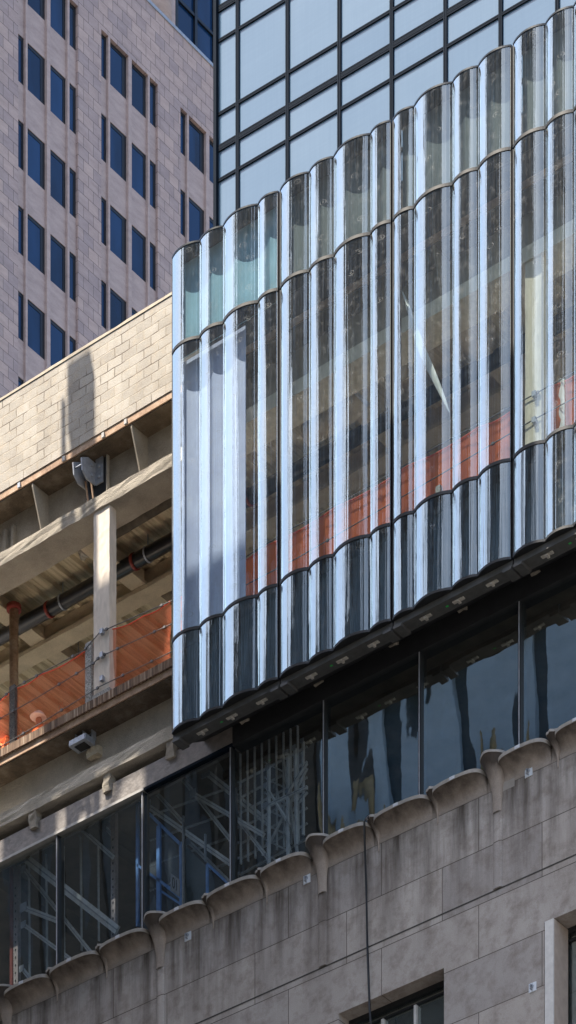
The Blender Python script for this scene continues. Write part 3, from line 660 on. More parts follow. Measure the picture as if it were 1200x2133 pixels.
# ------------------------------------------------------------------ fluted glass panels
P1 = [358.7, 416, 464.5, 537.5, 580]; P2 = [583.5, 644, 695, 771.5, 815]; P3 = [818.7, 862.5, 942.5, 996, 1065.5]; P4 = [1069, 1136.5, 1195, 1280, 1330]
SAG = .15
def flute_curve(xs, Y0, n=14):
    pts = []
    for i in range(len(xs)-1):
        a, b = xs[i], xs[i+1]; wd = b-a; sg = wd*SAG; Rr = (wd*wd/4+sg*sg)/(2*sg); half = math.asin(wd/2/Rr)
        for k in range(n + (1 if i == len(xs)-2 else 0)):
            an = -half + 2*half*k/n; pts.append((a+wd/2+Rr*math.sin(an), Y0-(Rr*math.cos(an)-(Rr-sg)), i))
    return pts
plabs = ['leftmost fluted glass facade panel with a lavender sheet behind it, beside the open bay', 'second fluted glass facade panel from the open bay', 'fluted glass facade panel with the torn white strip inside', 'rightmost fluted glass facade panel with the cream column behind it']
for pi, (pp, lab) in enumerate(zip((P1, P2, P3, P4), plabs)):
    xs = [xY(p, YG) for p in pp]; cur = flute_curve(xs, YG)
    t = thing('fluted_glass_panel', lab, 'glass panel', (xs[0], YG, Z_gb), 'fluted glass facade panels')
    def pane(z0, z1, mat):
        mb = MB()
        for i in range(4):
            c = [(x, y) for x, y, k in cur if k == i]; nx = xs[i+1]
            if i < 3: c = c + [(nx, YG)]
            mb.grid([[(x, y, z0) for x, y in c], [(x, y, (z0+z1)/2) for x, y in c], [(x, y, z1) for x, y in c]])
        part('pane', mb, M[mat], t)
    pane(Z_g1+.035, Z_gt, 'glass'); pane(Z_g2+.035, Z_g1-.035, 'glass'); pane(Z_gb+.03, Z_g2-.035, 'glass_low')
    def plate(z0, z1, inner, out, mat, nm):
        poly = [(x, y-out, z0) for x, y, k in cur] + [(xs[-1], inner, z0), (xs[0], inner, z0)]
        part(nm, MB().prism(poly, (0, 0, z1-z0)), mat, t)
    plate(Z_gt+.001, Z_gt+.035, YG+.31, .012, M['frame_dark'], 'top_rail')
    plate(Z_g1-.03, Z_g1+.03, YG+.20, .016, M['black'], 'stack_rail')
    plate(Z_g2-.03, Z_g2+.03, YG+.33, .016, M['black'], 'stack_rail')
    plate(Z_gb-.02, Z_gb+.028, YG+.10, .016, M['black'], 'bottom_rail')
    # straight sill channel behind the wavy edge
    part('sill_channel', MB().box(xs[0]+.0, xs[-1], YG+.03, YG+.33, Z_gb-.14, Z_gb-.021), M['sill'], t)
    for xe, s in ((xs[0], 1), (xs[-1], -1)):
        part('end_block', MB().box(xe+s*.01, xe+s*.20, YG-.01, YG+.32, Z_gb-.20, Z_gb-.141), M['sill'], t)
        part('side_mullion', MB().box(xe, xe+s*.028, YG-.012, YG+.24, Z_gb+.03, Z_gt), M['black'], t)
    for f in (.24, .52, .80):
        x = xs[0]+(xs[-1]-xs[0])*f
        part('clip', MB().box(x-.13, x+.13, YG+.13, YG+.20, Z_gb-.16, Z_gb-.141).box(x-.025, x+.025, YG+.11, YG+.22, Z_gb-.19, Z_gb-.161), M['clip'], t)
    x = xs[0]+(xs[-1]-xs[0])*.42
    part('sticker', MB().box(x-.03, x+.03, YG+.16, YG+.19, Z_gb-.146, Z_gb-.1405), M['green'], t)
    part('liner_panel', MB().box(xs[0]+.04, xs[-1]-.04, YG+.26, YG+.29, Z_g1+.04, Z_gt-.002), M['sheath_blue' if pi == 0 else 'sheath'], t, 'teal liner behind the top row of glass' if pi == 0 else None)  # first panel's liner carries the sky reflection in its teal colour
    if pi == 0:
        part('protective_sheet', MB().box(xs[0]+.03, xs[2]+.36, YG+.28, YG+.30, Z_g2+.05, Z_g1-.05), M['lav'], t, 'lavender protective sheet hung behind the glass')  # added sheet; its lavender stands for the reflection in the glass
    for k in (0, -1):
        pass

# ------------------------------------------------------------------ facade brackets
def plateX(px_list, X, th):
    return [atX(a, b, X) for a, b in px_list]
bk = thing('panel_bracket', 'upper galvanised facade bracket bolted to the girder above the column', 'bracket', atY(199, 1000, .35), 'galvanised brackets waiting for glass panels')
XA = atY(199, 980, .36).x
shape = [(170, 952), (184, 952), (199, 965), (199, 1011), (181, 997), (172, 978)]
part('plate', MB().prism(plateX(shape, XA, .02), (-.03, 0, 0)), M['galv_dull'], bk)
q2 = [(p.x-.24, p.y, p.z) for p in plateX(shape, XA, .02)]
part('plate', MB().prism(q2, (-.03, 0, 0)), M['galv_dull'], bk)
a = atX(171, 978, XA); part('pin', MB().tube([(XA-.23, a.y+.05, a.z+.16), (XA+.0, a.y+.05, a.z+.16)], .018, 8), M['galv'], bk)
b0, b1 = atX(199, 958, XA), atX(199, 1011, XA)
part('angle', MB().box(XA+.0, XA+.20, b0.y, b0.y+.03, b1.z, b0.z), M['galv_dull'], bk)
for dz in (.14, .36):
    part('bolt', MB().tube([(XA+.11, b0.y, b1.z+dz), (XA+.11, b0.y-.035, b1.z+dz)], .032, 6), M['galv'], bk)
    part('bolt', MB().tube([(XA+.0, b0.y-.13, b1.z+dz), (XA+.03, b0.y-.13, b1.z+dz)], .032, 6), M['galv'], bk)
part('backing_plate', MB().box(XA-.30, XA+.30, b0.y+.04, b0.y+.08, Z_bf_t+.01, Z_fl_b-.02), M['membrane'], bk)
part('backing_edge', MB().box(XA+.301, XA+.33, b0.y-.0, b0.y+.08, Z_bf_t+.01, Z_fl_b-.02), M['spray'], bk)
part('strut', MB().bar((XA-.05, b0.y-.1, b1.z+.12), (XA-.03, b0.y+.02, Z_bf_t+.04), .03, .03, (1, 0, 0)).bar((XA-.20, b0.y-.1, b1.z+.12), (XA-.18, b0.y+.02, Z_bf_t+.04), .03, .03, (1, 0, 0)), M['rust'], bk)
part('shelf', MB().box(XA-.32, XA-.10, b0.y-.16, b0.y+.03, Z_bf_t+.012, Z_bf_t+.09), M['paintsteel'], bk)

XB = atY(197, 1540, .42).x
b2 = thing('panel_bracket', 'lower galvanised tray bracket on the lower girder, below the netted slab edge', 'bracket', atY(180, 1545, .3), 'galvanised brackets waiting for glass panels')
ys0, ys1 = atX(177, 1537, XB).y, .42
zt = atX(177, 1537, XB).z
wl = .44
part('tray', MB().box(XB-wl, XB, ys0, ys1, zt-.02, zt).box(XB-wl, XB, ys0-.02, ys0-.001, zt-.02, zt+.09).box(XB+.001, XB+.02, ys0, ys1, zt-.02, zt+.10).box(XB-wl-.02, XB-wl-.001, ys0, ys1, zt-.02, zt+.05), M['galv'], b2)
part('tray_opening', MB().box(XB-wl*.82, XB-wl*.18, ys0+.06, ys1-.03, zt-.03, zt-.021), M['black'], b2)
for dx in (.36, .15):
    part('plate', MB().box(XB-dx-.02, XB-dx, ys0+.10, ys1, zt+.001, zt+.46), M['galv_dull'], b2)
part('angle', MB().box(XB-.149, XB+.0, ys1-.03, ys1-.0, zt+.001, zt+.44), M['galv_dull'], b2)
part('side_plate', MB().box(XB+.001, XB+.03, ys1-.12, ys1+.02, zt+.101, zt+.42), M['galv'], b2)
for dz in (.2, .36): part('bolt', MB().tube([(XB-.08, ys1-.031, zt+dz), (XB-.08, ys1-.06, zt+dz)], .028, 6), M['black'], b2)
o = part('grout_pad', MB().box(XB-.2, XB+.1, ys1-.02, YW, zt-.22, zt-.03), M['spray_dark'], b2); rough_it(o, .02, .1, 9)

# ------------------------------------------------------------------ fascia and storefront
fs = thing('fascia', 'membrane-wrapped fascia band with a bright drip strip, above the storefront', 'fascia', (-6, YF, Z_fa_b))
XF = xY(484, YF)
o = part('band', MB().box(XL, XF, YF, YF+.3, Z_fa_b+.001, Z_fa_t), M['fascia'], fs)
part('band', MB().box(XF+.002, XR, YF, YF+.3, Z_fa_b-.05, Z_fa_t), M['membrane'], fs, 'black membrane-covered fascia under the glass panels')  # black colour stands for the shade below the glass panels
part('drip_strip', MB().box(XL, xY(300, YF), YF-.03, YF+.10, Z_fa_b-.055, Z_fa_b), M['strip'], fs)
part('drip_strip', MB().box(xY(300, YF)+.002, XF, YF-.015, YF+.10, Z_fa_b-.055, Z_fa_b), M['mull'], fs)
part('soffit_board', MB().prism([(XG0+.1, -.44, Z_gb-.05), (XG0+.1, -.44, Z_gb-.07), (XG0+.1, YF-.004, Z_fa_t-.10), (XG0+.1, YF-.004, Z_fa_t-.06)], (XR-XG0, 0, 0)), M['membrane'], fs)  # added black board, stands for the deep shade under the panels
sf = thing('storefront', 'dark reflective storefront glazing behind the scalloped stone parapet', 'window wall', (-2, YS, Z_fa_b-4))
Z_sf_b = Z_fa_b-4.2
mx = [-235, -58, 122, 300, 483.5, 677.5, 877, 1085, 1300]
mxX = [xY(p, YS) for p in mx]
for i, x in enumerate(mxX): part('mullion', MB().box(x-.035, x+.035, YS-.05, YS+.14, Z_sf_b, Z_fa_b-.057), M['black'], sf); 
for i, x in enumerate(mxX): part('mullion_cap', MB().box(x-.010, x+.010, YS-.065, YS-.051, Z_sf_b, Z_fa_b-.057), M['galv_dull'], sf)
for i in range(len(mxX)-1):
    mb = MB(); x0, x1 = mxX[i]+.036, mxX[i+1]-.036
    mb.grid([[(x0+(x1-x0)*k/6, YS + .012*math.sin(k*1.3+i*2+r)*(1 if 0 < k < 6 and 0 < r < 4 else 0), Z_sf_b+(Z_fa_b-.057-Z_sf_b)*r/4) for k in range(7)] for r in range(5)])
    part('pane', mb, M['shop'], sf)
# room behind the storefront
rm = thing('shop_room', 'dim empty room behind the storefront glass', 'room', (-2, 5, Z_sf_b))
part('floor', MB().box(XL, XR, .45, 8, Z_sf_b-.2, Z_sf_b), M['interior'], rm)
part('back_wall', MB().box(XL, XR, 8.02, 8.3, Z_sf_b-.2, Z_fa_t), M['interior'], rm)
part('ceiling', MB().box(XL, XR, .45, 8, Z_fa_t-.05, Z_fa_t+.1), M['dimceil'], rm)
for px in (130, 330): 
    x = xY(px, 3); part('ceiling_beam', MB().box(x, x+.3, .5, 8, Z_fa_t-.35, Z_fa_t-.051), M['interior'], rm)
# hoist bracing reflected in the storefront, modelled as solid bars inside
Yb = .55
br = thing('bracing_frame', 'grey diagonal steel bracing seen through the storefront', 'scaffold', atY(140, 1900, Yb))
def brace(a, b, wd, mat='brace', Y=Yb):
    Y = .55+(Y-.55)*.8 
    p, q = atY(*a, Y), atY(*b, Y); wd *= .8; o = part('brace', MB().bar(p, q, wd, .05), M[mat], br)  # solid bar standing in for a reflected brace
    d = (q-p).normalized(); nrm = Vector((0, -.03, 0)); e = MB().bar(p+nrm, q+nrm, wd*.16, .02).box(p.x-wd*.9, p.x+wd*.9, Y-.06, Y-.045, p.z-wd*.9, p.z+wd*.9)
    part('rib', e, M['galv'], o)
brace((50, 1785), (245, 1938), .22); brace((52, 1812), (190, 1985), .10, Y=Yb+.4); brace((52, 1892), (130, 1922), .13, Y=Yb+.2); brace((52, 1928), (150, 2000), .10, Y=Yb+.4)
brace((160, 1718), (236, 1786), .11, Y=Yb+.2); brace((198, 1700), (236, 1742), .09, Y=Yb+.5); brace((48, 2020), (64, 2040), .10)
brace((375, 1615), (490, 1762), .10, Y=Yb+.4); brace((405, 1655), (550, 1740), .11, Y=Yb+.2); brace((315, 1640), (380, 1712), .10, Y=Yb+.5); brace((310, 1680), (490, 1806), .13, Y=Yb+.2); brace((432, 1610), (560, 1715), .16, Y=Yb+.6); brace((395, 1755), (490, 1850), .10, Y=Yb+.6); brace((560, 1600), (560, 1800), .08); brace((590, 1580), (620, 1780), .06, Y=Yb+.3); brace((555, 1680), (640, 1640), .08); brace((560, 1760), (640, 1600), .05, Y=Yb+.3); brace((615, 1560), (618, 1760), .07); brace((575, 1640), (605, 1775), .05, Y=Yb+.5); brace((600, 1570), (600, 1790), .07); brace((632, 1545), (632, 1740), .06, Y=Yb+.4); brace((555, 1640), (605, 1720), .06); brace((600, 1650), (640, 1590), .05); brace((600, 1700), (640, 1650), .05, Y=Yb+.4); brace((490, 1700), (560, 1790), .09, Y=Yb+.4)
for (px0, px1, pt, lab, mat) in ((231, 240, 1690, 'pale perforated strut behind the storefront, between the bracing and the gate', 'perf'), (28, 37, 1790, 'pale perforated strut behind the storefront at the left edge', 'perf'), (20, 26, 1795, 'dark red post behind the storefront at the left edge', 'redpaint')):
    x0, x1 = xY(px0, .8), xY(px1, .8)
    t = thing('strut_post', lab, 'post', (x0, .8, Z_sf_b), 'posts behind the storefront'); part('post', MB().box(x0, x1, .8, .9, Z_sf_b, Z_fa_t-.06), M[mat], t)
    hb = MB()
    for k in range(24): z = Z_fa_b-.2-k*.17; hb.box((x0+x1)/2-.014, (x0+x1)/2+.014, .79, .7995, z-.02, z+.02)
    if mat == 'perf': part('holes', hb, M['black'], t)
for k in range(9):
    x0 = 500+k*15; brace((x0, 1560-k*6), (x0+2, 1800-k*6), .035, Y=Yb+.5)
for k in range(7):
    y0 = 1600+k*32; brace((500, y0+30), (640, y0-45), .035, Y=Yb+.6); brace((555, y0-10), (600, y0+12), .03, Y=Yb+.4)
for k in range(5): brace((60+k*36, 1790+k*6-k*22), (62+k*36, 2040-k*20), .03, Y=Yb+.6)
for k in range(4): brace((310, 1700+k*52), (480, 1640+k*52), .03, Y=Yb+.7)
# reflected hoist gate and number, modelled mirrored behind the glass
Yh = .6
hg = thing('hoist_gate', 'blue framed mesh hoist gate with a mirrored number plate behind the storefront', 'gate', atY(340, 1900, Yh))
def gbar(a, b, wd=.06, mat='bluesteel', nm='frame_bar', Y=Yh): part(nm, MB().bar(atY(*a, Y), atY(*b, Y), wd, .05), M[mat], hg)
XGt = atY(335, 1750, Yh).x
def gP(px, py): return atX(px, py, XGt)
gbar((287, 1665), (287, 1930), .07); gbar((331, 1720), (331, 1930), .10); gbar((377, 1755), (377, 1930), .06)
gbar((287, 1672), (377, 1760), .06); gbar((287, 1803), (377, 1866), .05); gbar((338, 1840), (377, 1872), .04); gbar((338, 1858), (377, 1884), .04)
gbar((382, 1700), (382, 1930), .035, 'galv'); gbar((428, 1738), (428, 1795), .03, 'galv'); gbar((432, 1800), (432, 1900), .05); gbar((432, 1800), (480, 1845), .05)
part('mesh_panel', MB().prism([atY(287, 1680, Yh+.06), atY(377, 1762, Yh+.06), atY(377, 1930, Yh+.06), atY(287, 1930, Yh+.06)], (0, .012, 0)), M['mesh'], hg)
part('mesh_panel', MB().prism([atY(432, 1808, Yh+.06), atY(480, 1850, Yh+.06), atY(480, 1930, Yh+.06), atY(432, 1930, Yh+.06)], (0, .012, 0)), M['mesh'], hg)
part('dark_panel', MB().prism([atY(385, 1760, Yh+.1), atY(430, 1805, Yh+.1), atY(430, 1930, Yh+.1), atY(385, 1930, Yh+.1)], (0, .02, 0)), simple('deep_teal_board', (.035, .06, .075), .5), hg)
sgp = part('number_plate', MB().prism([atY(355, 1818, Yh-.04), atY(374, 1832, Yh-.04), atY(374, 1868, Yh-.04), atY(355, 1855, Yh-.04)], (0, .02, 0)), simple('grey_number_plate', (.34, .35, .40), .6), hg)
tc = bpy.data.curves.new('number', 'FONT'); tc.body = '10'; tc.size = .34; tc.align_x = 'CENTER'; tc.align_y = 'CENTER'; tc.extrude = .004
to = bpy.data.objects.new('tmp', tc); COL.objects.link(to); dg = bpy.context.evaluated_depsgraph_get(); me = bpy.data.meshes.new_from_object(to.evaluated_get(dg)); bpy.data.objects.remove(to)
ctr = atY(364.5, 1843, Yh-.047)
for v in me.vertices: v.co = Vector((-v.co.x*.48 + ctr.x, ctr.y + (-.004 if v.co.z > 0 else .004), v.co.y*1.0 + ctr.z + v.co.x*.48)) - hg.location
me.materials.clear(); me.materials.append(M['black']); no = bpy.data.objects.new('number', me); COL.objects.link(no); no.parent = sgp
for (px, py), lab in zip(((76, 1774), (109, 1760), (127, 1763), (105, 1802), (139, 1820), (173, 1811)), ('left of the upper row', 'second of the upper row', 'third of the upper row, against the mullion', 'leftmost of the lower row', 'middle of the lower row', 'rightmost of the lower row')):
    p = atZ(px, py, Z_fa_t-.5); q = atY(px, py, 5.0)
    t = thing('tube_light', 'small lit ceiling tube behind the storefront, ' + lab, 'lamp', q, 'lit ceiling tubes behind the storefront')
    part('housing', MB().bar(q+Vector((-.30, .03, .25)), q+Vector((.30, .03, -.25)), .12, .03), M['galv_dull'], t); part('tube', MB().tube([q+Vector((-.26, -.02, .21)), q+Vector((.26, -.02, -.21))], .035, 8), M['tube'], t)

# ------------------------------------------------------------------ limestone building with scalloped parapet
Zlip = zY(385, 1886, YST-.28); Zj1 = zY(675, 1812, YST)
st = thing('stone_building', 'weathered limestone building front with a scalloped parapet and shell ornaments', 'building', (-2, YST, Zj1+.001))
# window openings (px on the stone face)
w1x0, w1x1 = xY(705, YST), xY(925, YST); w1z = zY(815, 2064, YST)
w2x0, w2x1 = xY(1134, YST), xY(1134, YST)+2.6; w2z = zY(1134, 1922, YST)
Zwb = w1z-3.2
mb = MB(); Yk = YST+.55
mb.box(XL, w1x0, YST, Yk, 0, Zj1); mb.box(w1x0, w1x1, YST, Yk, w1z, Zj1); mb.box(w1x1, w2x0, YST, Yk, 0, Zj1)
mb.box(w2x0, w2x1, YST, Yk, w2z, Zj1); mb.box(w2x1, XR, YST, Yk, 0, Zj1); mb.box(w1x0, w1x1, YST, Yk, 0, Zwb); mb.box(w2x0, w2x1, YST, Yk, 0, Zwb)
part('wall', mb, M['stone'], st)
part('joint_groove', MB().box(XL, XR, YST-.006, YST-.0005, zY(900, 1914, YST)-.014, zY(900, 1914, YST)+.014), M['dark_trim'], st)
scal = [(-100, -5), (15, 104), (110, 207), (214, 306), (338, 428), (436, 540), (549, 641), (679, 771), (784, 893), (907, 1006), (1044, 1140), (1162, 1262)]
def splan(u, p=3.2): return max(0.0, 1-abs(2*u-1)**p)**(1/p)
bigs = [3, 322, 660, 1025]; smalls = [104+3, 210, 432, 544, 777, 900, 1151]
def scallop(x0, x1, omax=.34):
    mb = MB(); NU, NT_ = 30, 12; us = [.5-.5*math.cos(math.pi*k/NU) for k in range(NU+1)]
    rows = []
    zb, zt = Zj1+.002, Zlip-.08
    for t in range(NT_+1):
        f = t/NT_; z = zb+(zt-zb)*f; o = omax*f**2.8
        rows.append([(x0+(x1-x0)*u, YST-.004-o*splan(u), z) for u in us])
    mb.grid(rows); rim = rows[-1]
    lip = MB(); r1 = [(x, y-.012, z) for x, y, z in rim]; r2 = [(x, y-.018, Zlip-.02) for x, y, z in rim]; r3 = [(x, y+.01, Zlip) for x, y, z in rim]; r4 = [(x, YST+.5, Zlip) for x, y, z in rim]
    lip.grid([rim, r1], False); lip.grid([r1, r2], False); lip.grid([r2, r3]); lip.grid([r3, r4], False)
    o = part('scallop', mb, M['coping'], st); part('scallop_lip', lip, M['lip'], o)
    um = .52; xx = x0+(x1-x0)*um; yy = YST-.004-omax*splan(um)
    part('repair_tape', MB().box(xx-.06, xx+.06, yy-.024, yy-.019, Zlip-.078, Zlip-.018), M['tape'], o)
lims = []
for a, b in scal: lims.append((xY(a-2, YST-.1), xY(b+2, YST-.1)))
for x0, x1 in lims: scallop(x0, x1)
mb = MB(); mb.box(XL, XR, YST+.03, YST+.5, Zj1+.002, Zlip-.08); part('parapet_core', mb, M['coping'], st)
def shell(px, big):
    x = xY(px, YST-.2); W = .58 if big else .34; ztop = Zlip + (.13 if big else .05); h = .95 if big else .55; om = .38 if big else .30; wb = .20 if big else .03
    mb = MB(); N = 16; rows = []; T = 14
    for t in range(T+1):
        f = t/T; z = ztop-.05-h*(1-f); fl_ = f**2.6; wd = (wb+(W-wb)*fl_)/2; o = (.06 if big else .02)+(om-.05)*fl_
        rr = []
        for k in range(N+1):
            an = math.pi*k/N; rib = 1+.06*fl_*math.cos(k*math.pi/(2 if not big else 4))
            rr.append((x-wd*math.cos(an)*1.0, YST-.006-o*math.sin(an)**.7*rib, z))
        rows.append(rr)
    mb.grid(rows); rim = rows[-1]
    o = part('shell_ornament', mb, M['coping'], st)
    lip = MB(); r1 = [(a, b-.012, c) for a, b, c in rim]; r2 = [(a, b-.012, c+.045) for a, b, c in rim]; r3 = [(a, b+.01, c+.055) for a, b, c in rim]; r4 = [(a, YST+.3, c+.055) for a, b, c in rim]
    lip.grid([rim, r1], False); lip.grid([r1, r2], False); lip.grid([r2, r3]); lip.grid([r3, r4], False); part('shell_rim', lip, M['lip'], o)
    if big:
        mb = MB(); zb = zY(900, 1914, YST); rows = []
        for z in (zb+.02, ztop-.05-h): rows.append([(x-.10*math.cos(math.pi*k/10), YST-.005-.034*math.sin(math.pi*k/10)**.6, z) for k in range(11)])
        mb.grid(rows); part('pilaster', mb, M['stone'], st)
for b in bigs: shell(b, True)
for s in smalls: shell(s, False)
p = atY(1057, 1638, YST); part('mortar_patch', MB().box(p.x-.17, p.x+.17, YST-.006, YST-.001, p.z-.06, p.z+.10), M['patch'], st)
# lower window
def glazing(x0, x1, zt, muls, Y):
    f = MB().box(x0, x1, Y-.08, Y, zt-.10, zt).box(x0, x0+.06, Y-.08, Y, Zwb, zt-.10).box(x1-.06, x1, Y-.08, Y, Zwb, zt-.10)
    f.box(x0+.06, x1-.06, Y-.05, Y, zt-.24, zt-.20)
    wo = part('window', f, M['black'], st)
    for px in muls: x = xY(px, Y); part('glazing_bar', MB().box(x-.03, x+.03, Y-.09, Y-.02, Zwb, zt-.25), M['whitepaint'], wo)
    part('pane', MB().box(x0+.06, x1-.06, Y-.015, Y-.005, Zwb, zt-.10), M['shop'], wo)
    part('curtain', MB().box(x0, x1, Y+.25, Y+.27, Zwb, zt), M['curtain'], wo)
glazing(w1x0, w1x1, w1z, (802, 870), YST+.42)
glazing(w2x0, w2x1, w2z, (1230,), YST+.52)
lx0, lx1 = xY(1135, YST-.06), xY(1153, YST-.06)
part('window_liner', MB().box(lx0, lx1-.004, YST-.06, YST-.03, Zwb, w2z-.03), M['whitepaint'], st)
part('liner_cheek', MB().box(lx0, lx1, YST-.029, YST+.44, Zwb, w2z-.03), M['beigepaint'], st)
# roof/terrace of the stone building and the mass behind
part('terrace', MB().box(XL, XR, Yk+.001, .16, 0, Zlip-.6), M['stone'], st)

# anchor plates
for (px, py, rot, lab) in ((392, 1951, 0, 'small square wall anchor near the left shell, above the lower left stone'), (640, 1832, 0, 'small square wall anchor left of the middle tall shell'), (1102, 1609, R(45)*0, 'small square wall anchor below the rightmost scallops'), (1110, 2057, 0, 'small square wall anchor beside the white window liner')):
    p = atY(px, py, YST); t = thing('wall_anchor', lab, 'wall anchor', p, 'steel anchors on the limestone')
    s_ = .085
    part('plate', MB().box(p.x-s_, p.x+s_, YST-.014, YST-.001, p.z-s_, p.z+s_), M['tag'], t)
    part('hook', MB().tube([(p.x, YST-.014, p.z+.02), (p.x, YST-.09, p.z+.02), (p.x+.02, YST-.12, p.z-.02), (p.x, YST-.09, p.z-.06), (p.x, YST-.03, p.z-.05)], .014, 8), M['galv'], t)
    part('nut', MB().tube([(p.x, YST-.0145, p.z+.02), (p.x, YST-.04, p.z+.02)], .035, 6), M['galv'], t)
# black cable over the parapet
c0 = [(759, 1700, YST-.40), (759, 1712, YST-.36), (760, 1760, YST-.20), (763, 1850, YST-.03), (765, 1960, YST-.03), (770, 2100, YST-.03), (778, 2200, YST-.03)]
q = [atY(*c) for c in c0]; q = [Vector((q[0].x, YST+.5, Zlip+.02)), Vector((q[0].x, YST-.30, Zlip+.02))]+q[1:]
solo('hanging_cable', MB().tube(q, .022, 8), M['black'], 'black cable hanging over the scalloped parapet down the stone', 'cable', q[-1])

# ------------------------------------------------------------------ workers on the open floor
def worker(px, py, Y, label, lean=0.0, s=1.0):
    top = atY(px, py, Y); zf = top.z-1.80*s
    t = thing('person', label, 'person', (top.x, Y, zf), 'site workers behind the net')
    L = [(0, 0, .95), (0, 0, 1.15), (0, -.02, 1.40), (0, -.02, 1.50), (0, -.03, 1.58), (0, -.03, 1.68),
         (-.20, 0, 1.42), (-.26, -.06, 1.15), (-.22, -.25, 1.0), (.20, 0, 1.42), (.26, -.06, 1.15), (.22, -.25, 1.0),
         (-.10, 0, .9), (-.11, -.02, .5), (-.11, 0, .08), (-.11, -.13, .04), (.10, 0, .9), (.11, -.02, .5), (.11, 0, .08), (.11, -.13, .04)]
    E = [(0,1),(1,2),(2,3),(3,4),(4,5),(2,6),(6,7),(7,8),(2,9),(9,10),(10,11),(0,12),(12,13),(13,14),(14,15),(0,16),(16,17),(17,18),(18,19)]
    Rr = [.15,.14,.17,.07,.075,.09,.085,.055,.04,.085,.055,.04,.10,.075,.05,.045,.10,.075,.05,.045]
    me = bpy.data.meshes.new('body'); me.from_pydata([Vector(v)*s for v in L], E, []); o = bpy.data.objects.new('tmp_body', me); COL.objects.link(o)
    md = o.modifiers.new('s', 'SKIN')
    for i, v in enumerate(me.skin_vertices[0].data): v.radius = (Rr[i]*s, Rr[i]*s*(.8 if i < 3 else 1)); v.use_root = (i == 0)
    o.modifiers.new('u', 'SUBSURF').levels = 1
    d = bpy.context.evaluated_depsgraph_get(); m2 = bpy.data.meshes.new_from_object(o.evaluated_get(d)); bpy.data.objects.remove(o)
    m2.materials.clear(); m2.materials.append(M['skin']); m2.materials.append(M['trouser'])
    for p in m2.polygons: p.use_smooth = True; p.material_index = 1 if p.center.z < .98*s else 0
    bo = bpy.data.objects.new('body', m2); COL.objects.link(bo); bo.parent = t
    hat = MB(); rows = []
    for k in range(7):
        an = math.pi/2*k/6; rows.append([(top.x+.145*math.cos(an)*math.cos(a), Y-.03+.165*math.cos(an)*math.sin(a), zf+1.66*s+.15*math.sin(an)) for a in [2*math.pi*j/16 for j in range(17)]])
    hat.grid(rows); brim = [(top.x+.175*math.cos(a), Y-.05+.20*math.sin(a), zf+1.655*s) for a in [2*math.pi*j/16 for j in range(16)]]; hat.prism(brim, (0, 0, .012))
    part('hard_hat', hat, M['hat'], t)
    vest = MB(); rows = []
    for f, wd, dpp in ((.0, .19, .15), (.35, .19, .155), (.7, .23, .165), (.92, .20, .13), (1.0, .12, .10)):
        rows.append([(top.x+wd*math.cos(a), Y+dpp*math.sin(a), zf+(.95+.52*f)*s) for a in [2*math.pi*j/18 for j in range(19)]])
    part('vest', vest.grid(rows), M['hivis'], t)
worker(83, 1484, 1.55, 'worker in a white hard hat peering over the slab edge behind the net')
# orange spare netting heaped on the edge
rr = []; rnd = random.Random(5)
for k in range(24):
    p = atY(-30+k*3.6, 1585-k*2.0, .3); hgt = .45*math.sin(math.pi*min(1, (k+3)/26))**.6
    rr.append([(p.x, .10+.35*j/6+.04*math.sin(k*1.1+j), Z_sl_t-.02+hgt*math.sin(math.pi*(j+.6)/7)+.05*rnd.random()) for j in range(7)])
solo('net_heap', MB().grid(rr), M['hivis'], 'crumpled orange netting heaped on the slab edge at the left edge', 'net', atY(20, 1560, .3))

# ------------------------------------------------------------------ the other side of the street (seen in reflections, shades the facade)
YB = -18.0
def cast(px, py, Y):
    p = atY(px, py, Y); k = (p.y-YB)/(-SUN.y); return p + SUN*k
c1, c2, c3 = cast(210, 1200, 0), cast(1110, 955, 0), cast(1165, 1575, YST)  # roof steps of the unseen tower, traced back from the wanted shade edges
xa = cast(330, 1500, 0).x; xb = cast(1158, 1560, YST).x
bt = thing('brick_tower', 'dark brick tower across the street that shades the lower facade', 'building', (-8, YB-10, 0))
XB0 = -15.8
mb = MB(); DB = YB-22; XE = 5.0
s2x1 = cast(92, 1530, 0).x; s2z0, s2z1 = cast(45, 1594, 0).z, cast(45, 1522, 0).z
sx0, sx1 = cast(118, 1700, YF).x, cast(300, 1690, YF).x
sz0, sz1 = cast(210, 1732, YF).z, cast(210, 1636, YF).z
zr = sz0-3.0                       # roof; above it a thin added screen, slotted to shape the sun patches
XB1 = -12.6  # lower body set back so more sky reflects in the flutes
mb.box(XB1, XE, DB, YB, 0, 72); mb.box(XB0, XE, DB, YB, 72.002, zr); part('wall', mb, M['darktower'], bt)
mb = MB(); y0, y1 = YB-.05, YB
mb.box(XB0, xa, y0, y1, zr, sz0); mb.box(XB0, sx0, y0, y1, sz0, sz1-.001); mb.box(sx1, xa, y0, y1, sz0, sz1-.001)
mb.box(XB0, xa, y0, y1, sz1, s2z0); mb.box(s2x1, xa, y0, y1, s2z0+.001, s2z1-.001); mb.box(XB0, xa, y0, y1, s2z1, c1.z)
mb.box(xa, xb, y0, y1, zr, c2.z); mb.box(xb, XE, y0, y1, zr, c3.z)
part('roof_screen', mb, M['darktower'], bt)
mb = MB()
for f in (.2, .62):
    x = sx0+(sx1-sx0)*f; mb.bar((x-.35, YB-.02, sz0), (x+.35, YB-.02, sz1), .15, .05); part('screen_brace', mb, M['darktower'], bt)
zst = 61.0
part('base_wall', MB().box(XB1, XE, YB, YB+.1, 30, zst), M['teal'], bt)
part('ledge', MB().box(XB1+.2, XE, YB+.46, YB+1.0, 0, 57.0), M['dark_trim'], bt)
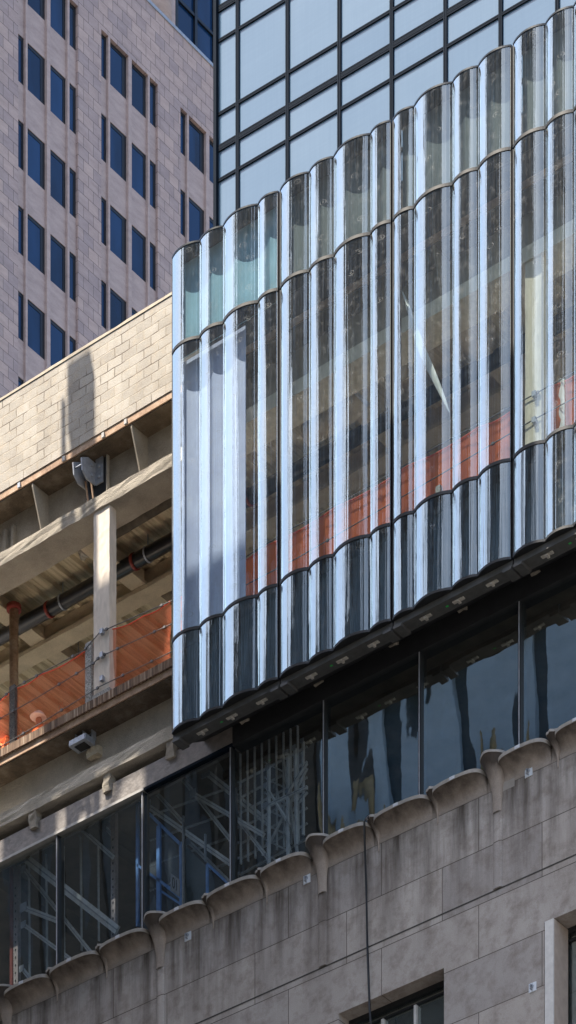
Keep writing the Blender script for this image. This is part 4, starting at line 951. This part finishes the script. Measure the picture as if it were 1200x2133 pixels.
for fx, fh, fr_ in ((-12.3, 1.9, .13), (-11.75, 1.0, .08), (-11.5, 1.0, .08), (-6.9, 1.5, .11)):
    q = [(fx, YB+.7, 57.0+fh*k) for k in (0, .3, .55, .6, .78, .84, .93, 1.0)]
    part('finial', MB().tube(q, [fr_*1.5, fr_*1.3, fr_, fr_*1.3, fr_, fr_*.5, fr_*.75, fr_*.2], 12), M['gold'], bt)
x = XB1+.3
while x < XE-.4: part('slim_pier', MB().box(x+.3, x+.7, YB, YB+.35, zst+.5, zr), M['pier'], bt); x += 4.6  # added to draw thin pale lines in the glass reflections
x = XB1+.3
while x < XE-1.2: part('pier', MB().box(x, x+1.15, YB, YB+.45, 0, zst), M['pier'], bt); x += 2.3
part('base_cornice', MB().box(XB1, XE, YB, YB+.7, zst, zst+.5), M['dark_trim'], bt)
for k in range(9):
    for j in range(18):
        x = XB1+.6+k*2.05; z = 30+j*2.9
        if z+1.7 > zr-1: continue
        part('window', MB().box(x, x+1.1, YB-.02, YB+.05, z, z+1.7), M['bluepane'], bt) if (j < 12 or True) and k % 1 == 0 and j % 1 == 0 and len(bt.children) < 95 else None
pb = thing('pier_building', 'pale stone building with tall piers and gilded finials across the street', 'building', (-26, YB-10, 0))
zpb = 63.5  # added building, tall enough to keep sky out of the storefront reflections
part('wall', MB().box(-44, XB1-.1, YB-20, YB-.35, 0, zpb), M['darktower'], pb)
x = -43.8
while x < XB1-1.2: part('pier', MB().box(x, x+1.0, YB-.4, YB, 0, zpb-1.0), M['dark_trim'], pb); x += 2.1
part('cornice', MB().box(-44, XB1-.1, YB-.6, YB+.25, zpb-1.0, zpb-.4), M['dark_trim'], pb)
for k in range(8):
    x = -40+k*3.05; mbf = MB(); q = [(x, YB, zpb-.4), (x, YB, zpb+.1), (x, YB, zpb+.6), (x, YB, zpb+1.1), (x, YB, zpb+1.4), (x, YB, zpb+1.75), (x, YB, zpb+2.0)]
    mbf.tube(q, [.45, .42, .30, .26, .12, .2, .05], 12); part('finial', mbf, M['gold'], pb)

# lattice hoist mast standing in the street (its reflection breaks the bright flutes)
hx, hy, hw = -10.45, -11.0, .30
hm = thing('hoist_mast', 'steel lattice hoist mast standing in the street', 'hoist', (hx, hy, 0))
mb = MB()
for sx_, sy_ in ((-1, -1), (1, -1), (1, 1), (-1, 1)): mb.box(hx+sx_*hw-.05, hx+sx_*hw+.05, hy+sy_*hw-.05, hy+sy_*hw+.05, 0, 77.2)
part('posts', mb, M['brace_dark'], hm)
mb = MB(); z = 40.0; k = 0
while z < 76:
    c = [Vector((hx-hw, hy-hw, 0)), Vector((hx+hw, hy-hw, 0)), Vector((hx+hw, hy+hw, 0)), Vector((hx-hw, hy+hw, 0))]
    for i in range(4):
        a, b = c[i], c[(i+1) % 4]; mb.bar(a+UP*z, b+UP*z, .05, .05, (0, 0, 1)); mb.bar(a+UP*z, b+UP*(z+1.5), .05, .05, (.3, .5, .1))
    z += 1.5
part('lattice', mb, M['brace_dark'], hm)

ca, cb_ = atY(148, 783, 0), atY(195, 935, 0); kk = 11.0/(-SUN.y)  # added box, sized back from the rectangular shadow on the block wall
part('car', MB().box(ca.x+SUN.x*kk, cb_.x+SUN.x*kk, hy-.1, hy+.25, atY(172, 925, 0).z+SUN.z*kk, atY(172, 783, 0).z+SUN.z*kk), M['brace_dark'], hm)
